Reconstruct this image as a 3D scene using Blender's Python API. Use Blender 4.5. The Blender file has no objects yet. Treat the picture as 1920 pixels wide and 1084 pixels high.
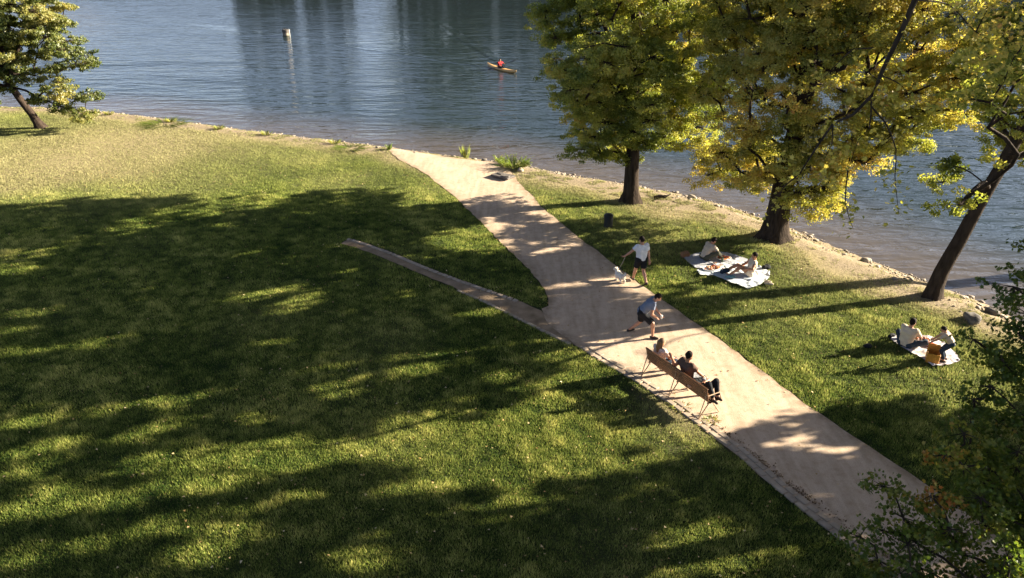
import bpy, math, random
import numpy as np
from mathutils import Vector, Matrix

random.seed(7)
rng = np.random.default_rng(7)
sc = bpy.context.scene
COL = sc.collection
R = math.radians

# ------------------------------------------------------------------ camera
CAM_H, PITCH, FPX = 10.5, 25.5, 1390.0          # height, degrees below the horizon, focal length in photo pixels
cam_d = bpy.data.cameras.new('camera'); cam = bpy.data.objects.new('camera', cam_d); COL.objects.link(cam)
cam.location = (0, 0, CAM_H); cam.rotation_euler = (R(90 - PITCH), 0, 0)
cam_d.sensor_width = 36; cam_d.lens = 36 * FPX / 1920; cam_d.clip_end = 3000; cam_d.clip_start = 0.1
sc.camera = cam

# ------------------------------------------------------------------ sky, sun, exposure
SUN_EL, SUN_AZ = 19.0, 13.0                      # azimuth: degrees from +X towards +Y
w = bpy.data.worlds.new('World'); sc.world = w; w.use_nodes = True
nt = w.node_tree; nt.nodes.clear()
sky = nt.nodes.new('ShaderNodeTexSky'); sky.sky_type = 'NISHITA'; sky.sun_disc = False
sky.sun_elevation = R(SUN_EL); sky.sun_rotation = R(90 - SUN_AZ)
sky.air_density = 0.35; sky.dust_density = 0.6; sky.ozone_density = 1.0
hs = nt.nodes.new('ShaderNodeHueSaturation'); hs.inputs['Saturation'].default_value = 0.72
bg = nt.nodes.new('ShaderNodeBackground'); bg.inputs['Strength'].default_value = 0.05
wo = nt.nodes.new('ShaderNodeOutputWorld')
nt.links.new(sky.outputs[0], hs.inputs['Color']); nt.links.new(hs.outputs[0], bg.inputs[0]); nt.links.new(bg.outputs[0], wo.inputs[0])
sd = bpy.data.lights.new('sun', 'SUN'); sd.energy = 5.0; sd.angle = R(0.45); sd.color = (1.0, 0.88, 0.68)
sun = bpy.data.objects.new('sun', sd); COL.objects.link(sun)
sdir = Vector((math.cos(R(SUN_EL)) * math.cos(R(SUN_AZ)), math.cos(R(SUN_EL)) * math.sin(R(SUN_AZ)), math.sin(R(SUN_EL))))
sun.rotation_euler = sdir.to_track_quat('Z', 'Y').to_euler()
sc.view_settings.view_transform = 'Standard'; sc.view_settings.look = 'None'
sc.view_settings.exposure = 2.42; sc.view_settings.gamma = 1.0

# ------------------------------------------------------------------ survey: photo measurements -> metres
ct, st_ = math.cos(R(PITCH)), math.sin(R(PITCH))
def ray(px, py):
    x = (px - 960) / FPX; u = -(py - 542) / FPX
    return np.array([x, ct + u * st_, -st_ + u * ct])
def G(px, py, z=0.0):
    d = ray(px, py); t = (z - CAM_H) / d[2]
    return np.array([d[0] * t, d[1] * t, z])
def P(px, py, Y):
    d = ray(px, py); t = Y / d[1]
    return np.array([d[0] * t, Y, CAM_H + d[2] * t])
def G2(pts, z=0.0): return np.array([G(a, b, z)[:2] for a, b in pts])
WATER_Z = -0.35

# ------------------------------------------------------------------ object helpers
def props(o, label=None, cat=None, group=None, kind=None):
    if label: o['label'] = label
    if cat: o['category'] = cat
    if group: o['group'] = group
    if kind: o['kind'] = kind
    return o
def thing(name, label, cat, loc=(0, 0, 0), rotz=0.0, group=None):
    o = bpy.data.objects.new(name, None); COL.objects.link(o); o.empty_display_size = 0.2
    o.location = loc; o.rotation_euler = (0, 0, rotz)
    return props(o, label, cat, group)
def mesh_np(name, verts, faces, mat, parent=None, smooth=True, attrs=None, mat_idx=None):
    verts = np.asarray(verts, dtype=np.float32).reshape(-1, 3)
    me = bpy.data.meshes.new(name)
    if isinstance(faces, np.ndarray):
        k = faces.shape[1]; n = len(faces)
        me.vertices.add(len(verts)); me.vertices.foreach_set('co', verts.ravel())
        me.loops.add(n * k); me.loops.foreach_set('vertex_index', faces.astype(np.int32).ravel())
        me.polygons.add(n); me.polygons.foreach_set('loop_start', np.arange(n, dtype=np.int32) * k)
        me.polygons.foreach_set('loop_total', np.full(n, k, dtype=np.int32))
        me.update(calc_edges=True)
    else:
        me.from_pydata([tuple(map(float, v)) for v in verts], [], faces); me.update()
    if smooth: me.polygons.foreach_set('use_smooth', np.ones(len(me.polygons), dtype=bool))
    for m in (mat if isinstance(mat, (list, tuple)) else [mat]): me.materials.append(m)
    if mat_idx is not None: me.polygons.foreach_set('material_index', np.asarray(mat_idx, dtype=np.int32))
    for k_, v in (attrs or {}).items():
        a = me.attributes.new(k_, 'FLOAT', 'POINT'); a.data.foreach_set('value', np.asarray(v, dtype=np.float32))
    o = bpy.data.objects.new(name, me); COL.objects.link(o)
    if parent: o.parent = parent
    return o

class MB:
    """collects simple shapes for ONE mesh object"""
    def __init__(s): s.v = []; s.f = []
    def add(s, V, F):
        b = len(s.v); s.v += [tuple(map(float, p)) for p in V]; s.f += [tuple(i + b for i in f) for f in F]; return s
    def box(s, c, size, M=None, bev=0.12):
        hx, hy, hz = [k / 2 for k in size]; b = min(hx, hy, hz) * bev * 2
        V = []
        for z, ins in ((-hz, b), (-hz + b, 0), (hz - b, 0), (hz, b)):
            x, y = hx - ins, hy - ins; q = b if not ins else b * .5
            V += [(x - q, y, z), (-x + q, y, z), (-x, y - q, z), (-x, -y + q, z), (-x + q, -y, z), (x - q, -y, z), (x, -y + q, z), (x, y - q, z)]
        F = [tuple(range(7, -1, -1)), tuple(range(24, 32))]
        for r_ in range(3):
            for i in range(8):
                j = (i + 1) % 8; F.append((r_ * 8 + i, r_ * 8 + j, r_ * 8 + 8 + j, r_ * 8 + 8 + i))
        V = [Vector(p) for p in V]
        if M is not None: V = [M @ p for p in V]
        return s.add([p + Vector(c) for p in V], F)
    def tube(s, pts, rad, n=8):
        pts = [Vector(p) for p in pts]; rad = rad if isinstance(rad, (list, tuple)) else [rad] * len(pts)
        V = []; F = []
        for i, p in enumerate(pts):
            d = (pts[min(i + 1, len(pts) - 1)] - pts[max(i - 1, 0)]).normalized()
            a = d.cross(Vector((0.13, 0.21, 1)) if abs(d.z) < .95 else Vector((1, 0.1, 0))).normalized(); b = d.cross(a)
            for k in range(n):
                t = 2 * math.pi * k / n; V.append(p + (a * math.cos(t) + b * math.sin(t)) * rad[i])
        for i in range(len(pts) - 1):
            for k in range(n):
                j = (k + 1) % n; F.append((i * n + k, i * n + j, (i + 1) * n + j, (i + 1) * n + k))
        F.append(tuple(range(n - 1, -1, -1))); F.append(tuple(range((len(pts) - 1) * n, len(pts) * n)))
        return s.add(V, F)
    def lathe(s, prof, c=(0, 0, 0), n=20, M=None):
        V = []; F = []
        for r_, z in prof:
            for k in range(n):
                t = 2 * math.pi * k / n; V.append(Vector((r_ * math.cos(t), r_ * math.sin(t), z)))
        for i in range(len(prof) - 1):
            for k in range(n):
                j = (k + 1) % n; F.append((i * n + k, i * n + j, (i + 1) * n + j, (i + 1) * n + k))
        F.append(tuple(range(n - 1, -1, -1))); F.append(tuple(range((len(prof) - 1) * n, len(prof) * n)))
        if M is not None: V = [M @ p for p in V]
        return s.add([p + Vector(c) for p in V], F)
    def ball(s, c, r_, n=10, m=7, jit=0.0, M=None):
        rx, ry, rz = r_ if isinstance(r_, (list, tuple)) else (r_,) * 3
        V = []; F = []
        for i in range(m + 1):
            ph = math.pi * i / m
            for k in range(n):
                t = 2 * math.pi * k / n; q = 1 + random.uniform(-jit, jit)
                V.append(Vector((rx * math.sin(ph) * math.cos(t), ry * math.sin(ph) * math.sin(t), rz * math.cos(ph))) * q)
        for i in range(m):
            for k in range(n):
                j = (k + 1) % n; F.append((i * n + k, (i + 1) * n + k, (i + 1) * n + j, i * n + j))
        if M is not None: V = [M @ p for p in V]
        return s.add([p + Vector(c) for p in V], F)
    def build(s, name, mat, parent=None, smooth=True):
        o = mesh_np(name, s.v, s.f, mat, parent, smooth)
        if smooth:
            try: o.data.set_sharp_from_angle(angle=R(40))
            except Exception: pass
        return o

# ------------------------------------------------------------------ materials
def new_mat(name):
    m = bpy.data.materials.new(name); m.use_nodes = True; t = m.node_tree; t.nodes.clear()
    out = t.nodes.new('ShaderNodeOutputMaterial'); return m, t, out
def N(t, kind, **kw):
    n = t.nodes.new(kind)
    for k, v in kw.items():
        if k.startswith('i_'): n.inputs[k[2:].replace('_', ' ')].default_value = v
        else: setattr(n, k, v)
    return n
def ramp(t, src, stops):
    r_ = t.nodes.new('ShaderNodeValToRGB'); e = r_.color_ramp.elements
    while len(e) > 1: e.remove(e[-1])
    e[0].position = stops[0][0]; e[0].color = (*stops[0][1], 1)
    for p, c in stops[1:]:
        q = e.new(p); q.color = (*c, 1)
    t.links.new(src, r_.inputs[0]); return r_.outputs[0]
def mixc(t, fac, a, b, mode='MIX'):
    m = t.nodes.new('ShaderNodeMix'); m.data_type = 'RGBA'; m.blend_type = mode
    for sock, val in ((m.inputs[0], fac), (m.inputs[6], a), (m.inputs[7], b)):
        if hasattr(val, 'links') or isinstance(val, bpy.types.NodeSocket): t.links.new(val, sock)
        elif isinstance(val, (int, float)): sock.default_value = val
        else: sock.default_value = (*val, 1)
    return m.outputs[2]
def noise(t, scale, detail=4, rough=.55, coord='Object', stretch=None):
    tc = t.nodes.new('ShaderNodeTexCoord'); n = N(t, 'ShaderNodeTexNoise', i_Scale=scale, i_Detail=detail, i_Roughness=rough)
    src = tc.outputs[coord]
    if stretch:
        mp = t.nodes.new('ShaderNodeMapping'); mp.inputs['Scale'].default_value = stretch[:3]
        if len(stretch) > 3: mp.inputs['Rotation'].default_value = (0, 0, stretch[3])
        t.links.new(src, mp.inputs[0]); src = mp.outputs[0]
    t.links.new(src, n.inputs['Vector']); return n.outputs['Fac']
def simple(name, c1, c2=None, scale=8, rough=.8, bump=.0, bscale=None, spec=.3, stretch=None, metal=0.0):
    m, t, out = new_mat(name); c2 = c2 or tuple(x * .75 for x in c1)
    p = t.nodes.new('ShaderNodeBsdfPrincipled'); p.inputs['Roughness'].default_value = rough
    p.inputs['Specular IOR Level'].default_value = spec; p.inputs['Metallic'].default_value = metal
    f = noise(t, scale, stretch=stretch)
    t.links.new(ramp(t, f, [(.3, c2), (.7, c1)]), p.inputs['Base Color'])
    if bump:
        b = N(t, 'ShaderNodeBump', i_Strength=1.0, i_Distance=bump)
        t.links.new(noise(t, bscale or scale * 3, stretch=stretch), b.inputs['Height']); t.links.new(b.outputs[0], p.inputs['Normal'])
    t.links.new(p.outputs[0], out.inputs[0]); return m

def leaf_mat(name, stops, trans=.48):
    m, t, out = new_mat(name)
    a = t.nodes.new('ShaderNodeAttribute'); a.attribute_name = 'tint'
    big = noise(t, .35, 2); add = N(t, 'ShaderNodeMath', operation='MULTIPLY_ADD'); add.inputs[1].default_value = 1.1; 
    t.links.new(big, add.inputs[0]); sub = N(t, 'ShaderNodeMath', operation='SUBTRACT'); sub.inputs[1].default_value = .55
    t.links.new(a.outputs['Fac'], add.inputs[2]); t.links.new(add.outputs[0], sub.inputs[0])
    c = ramp(t, sub.outputs[0], stops)
    d = N(t, 'ShaderNodeBsdfDiffuse'); tr = N(t, 'ShaderNodeBsdfTranslucent'); g = N(t, 'ShaderNodeBsdfGlossy', i_Roughness=.45)
    g.inputs['Color'].default_value = (1, 1, 1, 1)
    tc = mixc(t, 1.0, c, (1.45, 1.4, .8), 'MULTIPLY')
    t.links.new(c, d.inputs[0]); t.links.new(tc, tr.inputs[0])
    m1 = N(t, 'ShaderNodeMixShader', i_Fac=trans); m2 = N(t, 'ShaderNodeMixShader', i_Fac=.02)
    t.links.new(d.outputs[0], m1.inputs[1]); t.links.new(tr.outputs[0], m1.inputs[2])
    t.links.new(m1.outputs[0], m2.inputs[1]); t.links.new(g.outputs[0], m2.inputs[2]); t.links.new(m2.outputs[0], out.inputs[0])
    return m

M = {}
M['leaf'] = leaf_mat('chestnut_leaf', [(.0, (.055, .09, .016)), (.3, (.18, .22, .04)), (.55, (.34, .36, .08)), (.8, (.50, .43, .12)), (1, (.40, .24, .06))])
M['leaf_gold'] = leaf_mat('golden_leaf', [(.0, (.08, .105, .02)), (.3, (.24, .26, .05)), (.6, (.46, .41, .11)), (.85, (.56, .41, .12)), (1, (.38, .19, .06))])
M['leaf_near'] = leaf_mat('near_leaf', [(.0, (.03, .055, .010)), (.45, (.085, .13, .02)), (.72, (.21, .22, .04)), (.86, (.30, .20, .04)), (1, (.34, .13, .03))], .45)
M['leaf_pale'] = leaf_mat('pale_leaf', [(.0, (.045, .075, .018)), (.4, (.13, .15, .035)), (.7, (.32, .29, .09)), (1, (.42, .33, .12))])
M['leaf_far'] = leaf_mat('far_leaf', [(.0, (.02, .04, .012)), (.5, (.04, .06, .016)), (1, (.08, .09, .02))], .2)
M['shrub'] = leaf_mat('shrub_leaf', [(.0, (.06, .11, .02)), (.6, (.14, .19, .04)), (1, (.30, .28, .10))])
M['bark'] = simple('bark', (.055, .040, .030), (.018, .013, .010), 9, .95, .03, 22, .1, (1, 1, .22))
M['bark_near'] = simple('thin_bark', (.06, .045, .035), (.02, .016, .012), 14, .9, .006, 50, .15, (1, 1, .3))

def grass_mat():
    m, t, out = new_mat('grass_blades')
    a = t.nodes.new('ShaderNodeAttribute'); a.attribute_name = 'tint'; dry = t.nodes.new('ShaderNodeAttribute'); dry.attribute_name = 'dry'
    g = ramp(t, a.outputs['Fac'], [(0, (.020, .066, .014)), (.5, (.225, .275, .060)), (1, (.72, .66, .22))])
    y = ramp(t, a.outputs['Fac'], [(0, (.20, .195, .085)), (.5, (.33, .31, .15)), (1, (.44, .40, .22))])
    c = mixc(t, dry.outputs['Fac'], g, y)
    d = N(t, 'ShaderNodeBsdfDiffuse'); tr = N(t, 'ShaderNodeBsdfTranslucent'); t.links.new(c, d.inputs[0]); t.links.new(c, tr.inputs[0])
    m1 = N(t, 'ShaderNodeMixShader', i_Fac=.35); t.links.new(d.outputs[0], m1.inputs[1]); t.links.new(tr.outputs[0], m1.inputs[2])
    t.links.new(m1.outputs[0], out.inputs[0]); return m
M['grass'] = grass_mat()

def ground_mat():
    m, t, out = new_mat('ground')
    bank = t.nodes.new('ShaderNodeAttribute'); bank.attribute_name = 'bank'
    bed = t.nodes.new('ShaderNodeAttribute'); bed.attribute_name = 'bed'
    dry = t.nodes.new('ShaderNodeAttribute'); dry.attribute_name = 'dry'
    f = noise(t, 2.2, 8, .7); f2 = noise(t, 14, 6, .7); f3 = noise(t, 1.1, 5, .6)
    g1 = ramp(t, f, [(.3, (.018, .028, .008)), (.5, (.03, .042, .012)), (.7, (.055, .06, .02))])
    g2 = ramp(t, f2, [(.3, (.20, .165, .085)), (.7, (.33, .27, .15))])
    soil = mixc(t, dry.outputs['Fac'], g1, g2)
    sand = mixc(t, f3, ramp(t, f2, [(.25, (.10, .075, .055)), (.5, (.27, .205, .15)), (.75, (.42, .34, .26))]), ramp(t, f2, [(.3, (.13, .115, .055)), (.7, (.30, .24, .14))]))
    c = mixc(t, bank.outputs['Fac'], soil, sand)
    c = mixc(t, bed.outputs['Fac'], c, (.11, .085, .06))
    p = t.nodes.new('ShaderNodeBsdfPrincipled'); p.inputs['Roughness'].default_value = .95; p.inputs['Specular IOR Level'].default_value = .15
    t.links.new(c, p.inputs['Base Color'])
    b = N(t, 'ShaderNodeBump', i_Strength=1.0, i_Distance=.06); t.links.new(noise(t, 7, 8, .75), b.inputs['Height']); t.links.new(b.outputs[0], p.inputs['Normal'])
    t.links.new(p.outputs[0], out.inputs[0]); return m
M['ground'] = ground_mat()

def path_mat():
    m, t, out = new_mat('sandy_path')
    f = noise(t, .8, 5, .6); f2 = noise(t, 60, 3, .6); f3 = noise(t, 5, 6, .65)
    a = ramp(t, f, [(.3, (.49, .38, .285)), (.7, (.57, .45, .345))])
    b_ = ramp(t, f2, [(.3, (.78, .76, .74)), (.6, (1, 1, 1))]); c = mixc(t, 1.0, a, b_, 'MULTIPLY')
    c = mixc(t, 1.0, c, ramp(t, f3, [(.3, (.84, .80, .76)), (.52, (1, 1, 1))]), 'MULTIPLY')
    c = mixc(t, 1.0, c, ramp(t, noise(t, 1.6, 5, .6, stretch=(3.0, .35, 1, R(-19))), [(.35, (.86, .84, .80)), (.6, (1.04, 1.03, 1.02))]), 'MULTIPLY')
    e = t.nodes.new('ShaderNodeAttribute'); e.attribute_name = 'edge'
    ed = N(t, 'ShaderNodeMath', operation='MULTIPLY'); t.links.new(e.outputs['Fac'], ed.inputs[0]); t.links.new(ramp(t, noise(t, 3.0, 8, .7), [(.35, (0, 0, 0)), (.6, (1, 1, 1))]), ed.inputs[1])
    c = mixc(t, ed.outputs[0], c, (.26, .19, .125))
    p = t.nodes.new('ShaderNodeBsdfPrincipled'); p.inputs['Roughness'].default_value = .95; p.inputs['Specular IOR Level'].default_value = .15
    t.links.new(c, p.inputs['Base Color'])
    b = N(t, 'ShaderNodeBump', i_Strength=.8, i_Distance=.012); t.links.new(noise(t, 30, 6, .7), b.inputs['Height']); t.links.new(b.outputs[0], p.inputs['Normal'])
    t.links.new(p.outputs[0], out.inputs[0]); return m
M['path'] = path_mat()

def water_mat():
    m, t, out = new_mat('river_water')
    p = t.nodes.new('ShaderNodeBsdfPrincipled'); p.inputs['Roughness'].default_value = .04
    p.inputs['IOR'].default_value = 1.333
    sh = t.nodes.new('ShaderNodeAttribute'); sh.attribute_name = 'shallow'
    c = mixc(t, sh.outputs['Fac'], (.020, .032, .036), (.085, .072, .062))
    t.links.new(c, p.inputs['Base Color'])
    tc = t.nodes.new('ShaderNodeTexCoord')
    def wv(scale, rot, sx, dist, det, prev=None, st=1.0):
        mp = t.nodes.new('ShaderNodeMapping'); mp.inputs['Scale'].default_value = (sx, 1, 1); mp.inputs['Rotation'].default_value = (0, 0, rot)
        n = N(t, 'ShaderNodeTexNoise', i_Scale=scale, i_Detail=det, i_Roughness=.5, i_Distortion=.4)
        t.links.new(tc.outputs['Object'], mp.inputs[0]); t.links.new(mp.outputs[0], n.inputs['Vector'])
        b = N(t, 'ShaderNodeBump', i_Strength=st, i_Distance=dist); t.links.new(n.outputs['Fac'], b.inputs['Height'])
        if prev: t.links.new(prev, b.inputs['Normal'])
        return b.outputs[0]
    n1 = wv(.9, R(8), .38, .135, 2); n2 = wv(2.6, R(-10), .5, .045, 3, n1); n3 = wv(.12, 0, .6, .25, 1, n2)
    t.links.new(n3, p.inputs['Normal'])
    t.links.new(p.outputs[0], out.inputs[0]); return m
M['water'] = water_mat()
M['stone'] = simple('pale_stone', (.42, .36, .29), (.22, .18, .14), 6, .9, .01, 20)
M['sett'] = simple('worn_setts', (.42, .34, .26), (.25, .20, .15), 3, .9, .006, 30)
M['shore'] = simple('shore_stone', (.36, .30, .24), (.12, .10, .08), 1.6, .9, .01, 20)
M['greystone'] = simple('grey_stone', (.15, .135, .12), (.07, .06, .055), 5, .9, .015, 14)
M['litter'] = simple('leaf_litter', (.26, .16, .07), (.12, .07, .035), 5, .9)
M['wood'] = simple('varnished_wood', (.19, .082, .034), (.10, .043, .018), 12, .5, .003, 40, .4, (1, 6, 6))
M['wood_pale'] = simple('pale_leg_wood', (.42, .30, .19), (.28, .19, .12), 12, .6)
M['skin'] = simple('skin', (.46, .25, .16), (.40, .20, .125), 10, .55, spec=.35)
M['skin_tan'] = simple('tanned_skin', (.40, .20, .115), (.34, .16, .09), 10, .55, spec=.35)
M['lip'] = simple('lips', (.33, .11, .08), rough=.5)
M['eye'] = simple('eyes', (.03, .02, .015), rough=.2)
M['hair_dark'] = simple('dark_hair', (.018, .011, .008), (.008, .006, .004), 40, .8, .004, 80, .15)
M['hair_brown'] = simple('light_brown_hair', (.24, .13, .06), (.11, .055, .025), 30, .5, .006, 60, .4, (1, 1, .2))
def cloth(name, c, c2=None, sc_=9): return simple(name, c, c2 or tuple(x * .82 for x in c), sc_, .9, .012, 11, .15)
M['white_shirt'] = cloth('white_cotton', (.72, .73, .76)); M['black'] = cloth('black_cloth', (.018, .019, .022)); M['blue_shirt'] = cloth('blue_grey_jersey', (.17, .20, .27))
M['brown_shirt'] = cloth('brown_shirt', (.10, .062, .048)); M['beige_shirt'] = cloth('beige_shirt', (.52, .42, .32)); M['cream_shirt'] = cloth('cream_shirt', (.60, .49, .38))
M['floral'] = cloth('patterned_blouse', (.62, .55, .48), (.30, .20, .19), 30); M['grey_cloth'] = cloth('grey_cloth', (.26, .27, .29)); M['olive'] = cloth('olive_cloth', (.07, .07, .05))
M['denim'] = cloth('dark_denim', (.03, .045, .07)); M['teal'] = cloth('teal_cloth', (.16, .30, .33)); M['red'] = cloth('red_jersey', (.36, .03, .035))
M['shoe'] = simple('dark_shoe', (.03, .02, .017), rough=.6); M['shoe_pale'] = simple('pale_shoe', (.5, .42, .32), rough=.7); M['white_plastic'] = simple('white_plastic', (.75, .74, .70), rough=.4)
M['black_plastic'] = simple('black_plastic', (.02, .021, .024), rough=.45, spec=.5)

# ------------------------------------------------------------------ plan of the park
shore_px = [(-260, 196), (-60, 200), (90, 203), (200, 210), (300, 222), (420, 238), (560, 256), (730, 276), (880, 296), (960, 306), (1060, 326), (1160, 342), (1300, 368), (1400, 397), (1520, 442), (1620, 484), (1700, 514), (1790, 548), (1870, 580), (1960, 622), (2100, 690), (2400, 830)]
SH = G2(shore_px, WATER_Z)
SH = np.vstack([[-400, SH[0, 1] + 60], [-120, SH[0, 1] + 12], SH, [SH[-1, 0] + 10, SH[-1, 1] - 8], [60, -60], [80, -200]])
def seg_dist(p, A, B):
    ab = B - A; t = np.clip(((p - A) @ ab) / (ab @ ab), 0, 1); q = A + t[:, None] * ab; return np.hypot(*(p - q).T)
def poly_dist(p, L, closed=False):
    d = np.full(len(p), 1e9)
    n = len(L) if closed else len(L) - 1
    for i in range(n): d = np.minimum(d, seg_dist(p, L[i], L[(i + 1) % len(L)]))
    return d
def inside(p, poly):
    x, y = p[:, 0], p[:, 1]; r_ = np.zeros(len(p), bool); n = len(poly)
    for i in range(n):
        x1, y1 = poly[i]; x2, y2 = poly[(i + 1) % n]
        c = ((y1 > y) != (y2 > y)); dy = (y2 - y1) if abs(y2 - y1) > 1e-9 else 1e-9
        r_ ^= c & (x < (x2 - x1) * (y - y1) / dy + x1)
    return r_
LAND = np.vstack([SH, [[-400, -200]]])
def shore_d(p):                                   # + on land, - in the water
    d = poly_dist(p, SH); return np.where(inside(p, LAND), d, -d)
_gw = [(rng.uniform(0, 6.28), rng.uniform(0, 6.28), rng.uniform(.3, 2.2)) for _ in range(24)]
def wob(p, s=1.0):
    v = np.zeros(len(p))
    for a, ph, f in _gw: v += np.sin((p[:, 0] * math.cos(a) + p[:, 1] * math.sin(a)) * f * s + ph) / 5
    return v
def ss(x, a, b): t = np.clip((x - a) / (b - a), 0, 1); return t * t * (3 - 2 * t)
def ground_z(p, d=None):
    p = np.atleast_2d(p)[:, :2]
    if d is None: d = shore_d(p)
    z = -0.35 * (1 - ss(d + .12 * wob(p, 1.6), 0.0, 1.6)) + np.where(d < 0, np.maximum(d * .22, -1.4), 0)
    z = z + .02 * wob(p, .5) * ss(d, .5, 3)
    far = ss(p[:, 1], 168, 178); return z * (1 - far) + far * 0.8
def gz(x, y): return float(ground_z(np.array([[x, y]]))[0])

# inner edge of the bare bank, path outlines
bank_px = [(-260, 200), (100, 208), (200, 219), (330, 236), (480, 257), (640, 276), (720, 285), (760, 302), (860, 318), (950, 318), (990, 334), (1060, 346), (1140, 363), (1230, 388), (1330, 401), (1410, 428), (1500, 466), (1580, 506), (1660, 538), (1740, 560), (1820, 592), (1900, 626), (1980, 668), (2120, 740), (2400, 880)]
BK = G2(bank_px); BK = np.vstack([[-400, BK[0, 1] + 55], [-120, BK[0, 1] + 10], BK, [BK[-1, 0] + 9, BK[-1, 1] - 9], [57, -60], [78, -200]])
LAWN = np.vstack([BK, [[-400, -200]]])
left_edge = [(724, 278), (748, 300), (800, 328), (850, 366), (900, 415), (950, 465), (992, 507), (1020, 542), (1029, 560), (1026, 574), (1014, 580)]
side_top = [(980, 566), (920, 545), (860, 524), (800, 502), (740, 478), (690, 460), (655, 449)]
side_bot = [(640, 458), (690, 475), (740, 494), (800, 518), (860, 543), (920, 569), (1000, 609), (1080, 649)]
low_edge = [(1130, 683), (1190, 718), (1250, 756), (1310, 800), (1370, 845), (1440, 908), (1520, 975), (1600, 1036), (1690, 1110), (1800, 1220)]
right_edge = [(2250, 1180), (1920, 1035), (1800, 955), (1680, 872), (1560, 790), (1480, 735), (1370, 655), (1260, 576), (1180, 519), (1100, 458), (1020, 393), (975, 345), (955, 318), (930, 302), (860, 298), (790, 284), (740, 272)]
PATH = G2(left_edge + side_top + side_bot + low_edge + right_edge)
def densify(L, step=.35, closed=True):
    out = []; n = len(L) if closed else len(L) - 1
    for i in range(n):
        a, b = L[i], L[(i + 1) % len(L)]; k = max(1, int(np.hypot(*(b - a)) / step))
        for j in range(k): out.append(a + (b - a) * j / k)
    if not closed: out.append(L[-1])
    return np.array(out)
worn = [((1285, 765), 1.05, .55), ((1600, 505), 2.2, .55), ((1690, 540), 1.4, .4), ((230, 270), 5.5, 2.6), ((150, 300), 4., 2.), ((1255, 398), 1.2, .5)]
def dry_lit_map(p, d_bank):
    v = .85 * (1 - ss(d_bank, .0, 1.7)) + .34 * (1 - ss(d_bank, 2, 9)) * ss(p[:, 0], -2, 4) - .03 + .10 * wob(p, .7) + .52 * ss(p[:, 1] - .12 * p[:, 0], 27, 40)  # right-lawn term: dry straw tone that also paints in sunlit brightness
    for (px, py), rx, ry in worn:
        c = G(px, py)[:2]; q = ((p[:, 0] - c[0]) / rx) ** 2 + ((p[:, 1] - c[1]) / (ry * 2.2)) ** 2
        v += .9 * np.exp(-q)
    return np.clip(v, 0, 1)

# ground sheet
def axis(lo, hi, a, b, fine):
    f = np.arange(a, b, fine); out = [lo]; 
    l = []; x = a; s = fine
    while x > lo: l.append(x); s *= 1.25; x -= s
    r_ = []; x = b; s = fine
    while x < hi: r_.append(x); s *= 1.25; x += s
    return np.array([lo] + l[::-1][:-1] + list(f) + r_ + [hi])
xs = axis(-900, 900, -40, 26, .28); ys = axis(-300, 1500, 7, 60, .28)
XX, YY = np.meshgrid(xs, ys); gp = np.stack([XX.ravel(), YY.ravel()], 1)
d_sh = shore_d(gp); dbk = poly_dist(gp, BK); in_lawn = inside(gp, LAWN); dbs = np.where(in_lawn, dbk, -dbk)
gzv = ground_z(gp, d_sh)
def grid_faces(nx, ny):
    i = np.arange(nx - 1)[None, :] + np.arange(ny - 1)[:, None] * nx; i = i.ravel(); return np.stack([i, i + 1, i + nx + 1, i + nx], 1)
bankv = np.clip(1 - ss(dbs + .25 * wob(gp, 2.2), -.25, .35), 0, 1); bankv[gp[:, 1] > 120] = 0
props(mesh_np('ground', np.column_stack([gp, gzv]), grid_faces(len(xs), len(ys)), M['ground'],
      attrs={'bank': bankv, 'bed': 1 - ss(d_sh, -.5, .0), 'dry': dry_lit_map(gp, np.abs(dbs))}), kind='structure')

# path sheet: triangulated by a fine clipped grid that follows the outline
def sheet(poly, step, name, mat, lift, edge_attr=True):
    import bmesh
    L = densify(poly, .3); L = L + .03 * np.column_stack([wob(L, 7), wob(L[:, ::-1], 7)])
    bm = bmesh.new(); vs = [bm.verts.new((x, y, 0)) for x, y in L]
    es = [bm.edges.new((vs[i], vs[(i + 1) % len(vs)])) for i in range(len(vs))]
    bmesh.ops.triangle_fill(bm, use_beauty=True, edges=es)
    lo, hi = L.min(0), L.max(0)
    for k in range(2):
        for c in np.arange(lo[k] + step, hi[k], step):
            n = (1, 0, 0) if k == 0 else (0, 1, 0); co = (c, 0, 0) if k == 0 else (0, c, 0)
            bmesh.ops.bisect_plane(bm, geom=bm.verts[:] + bm.edges[:] + bm.faces[:], plane_co=co, plane_no=n)
    me = bpy.data.meshes.new(name); bm.to_mesh(me); bm.free()
    co = np.empty(len(me.vertices) * 3, np.float32); me.vertices.foreach_get('co', co); co = co.reshape(-1, 3)
    co[:, 2] = ground_z(co[:, :2]) + lift; me.vertices.foreach_set('co', co.ravel())
    a = me.attributes.new('edge', 'FLOAT', 'POINT'); a.data.foreach_set('value', (1 - ss(poly_dist(co[:, :2], L, True), .02, .42)).astype(np.float32))
    me.materials.append(mat); me.polygons.foreach_set('use_smooth', np.ones(len(me.polygons), bool)); me.update()
    o = bpy.data.objects.new(name, me); COL.objects.link(o); return o, L
PATHL = densify(PATH, .3); PATHL = PATHL + .03 * np.column_stack([wob(PATHL, 7), wob(PATHL[:, ::-1], 7)])
MAIN = G2(left_edge + [(1030, 610), (1080, 649)] + low_edge + right_edge); SIDE = G2(side_top[:] + side_bot + [(1050, 622), (1014, 584)])
M['track'] = simple('trodden_earth', (.34, .25, .17), (.18, .13, .08), 2.2, .95, .02, 24, .1)
path_o, _ = sheet(MAIN, .28, 'path', M['path'], .02); props(path_o, kind='structure')
side_o, _ = sheet(SIDE, .2, 'side_path', M['track'], .012); props(side_o, kind='structure')

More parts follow.
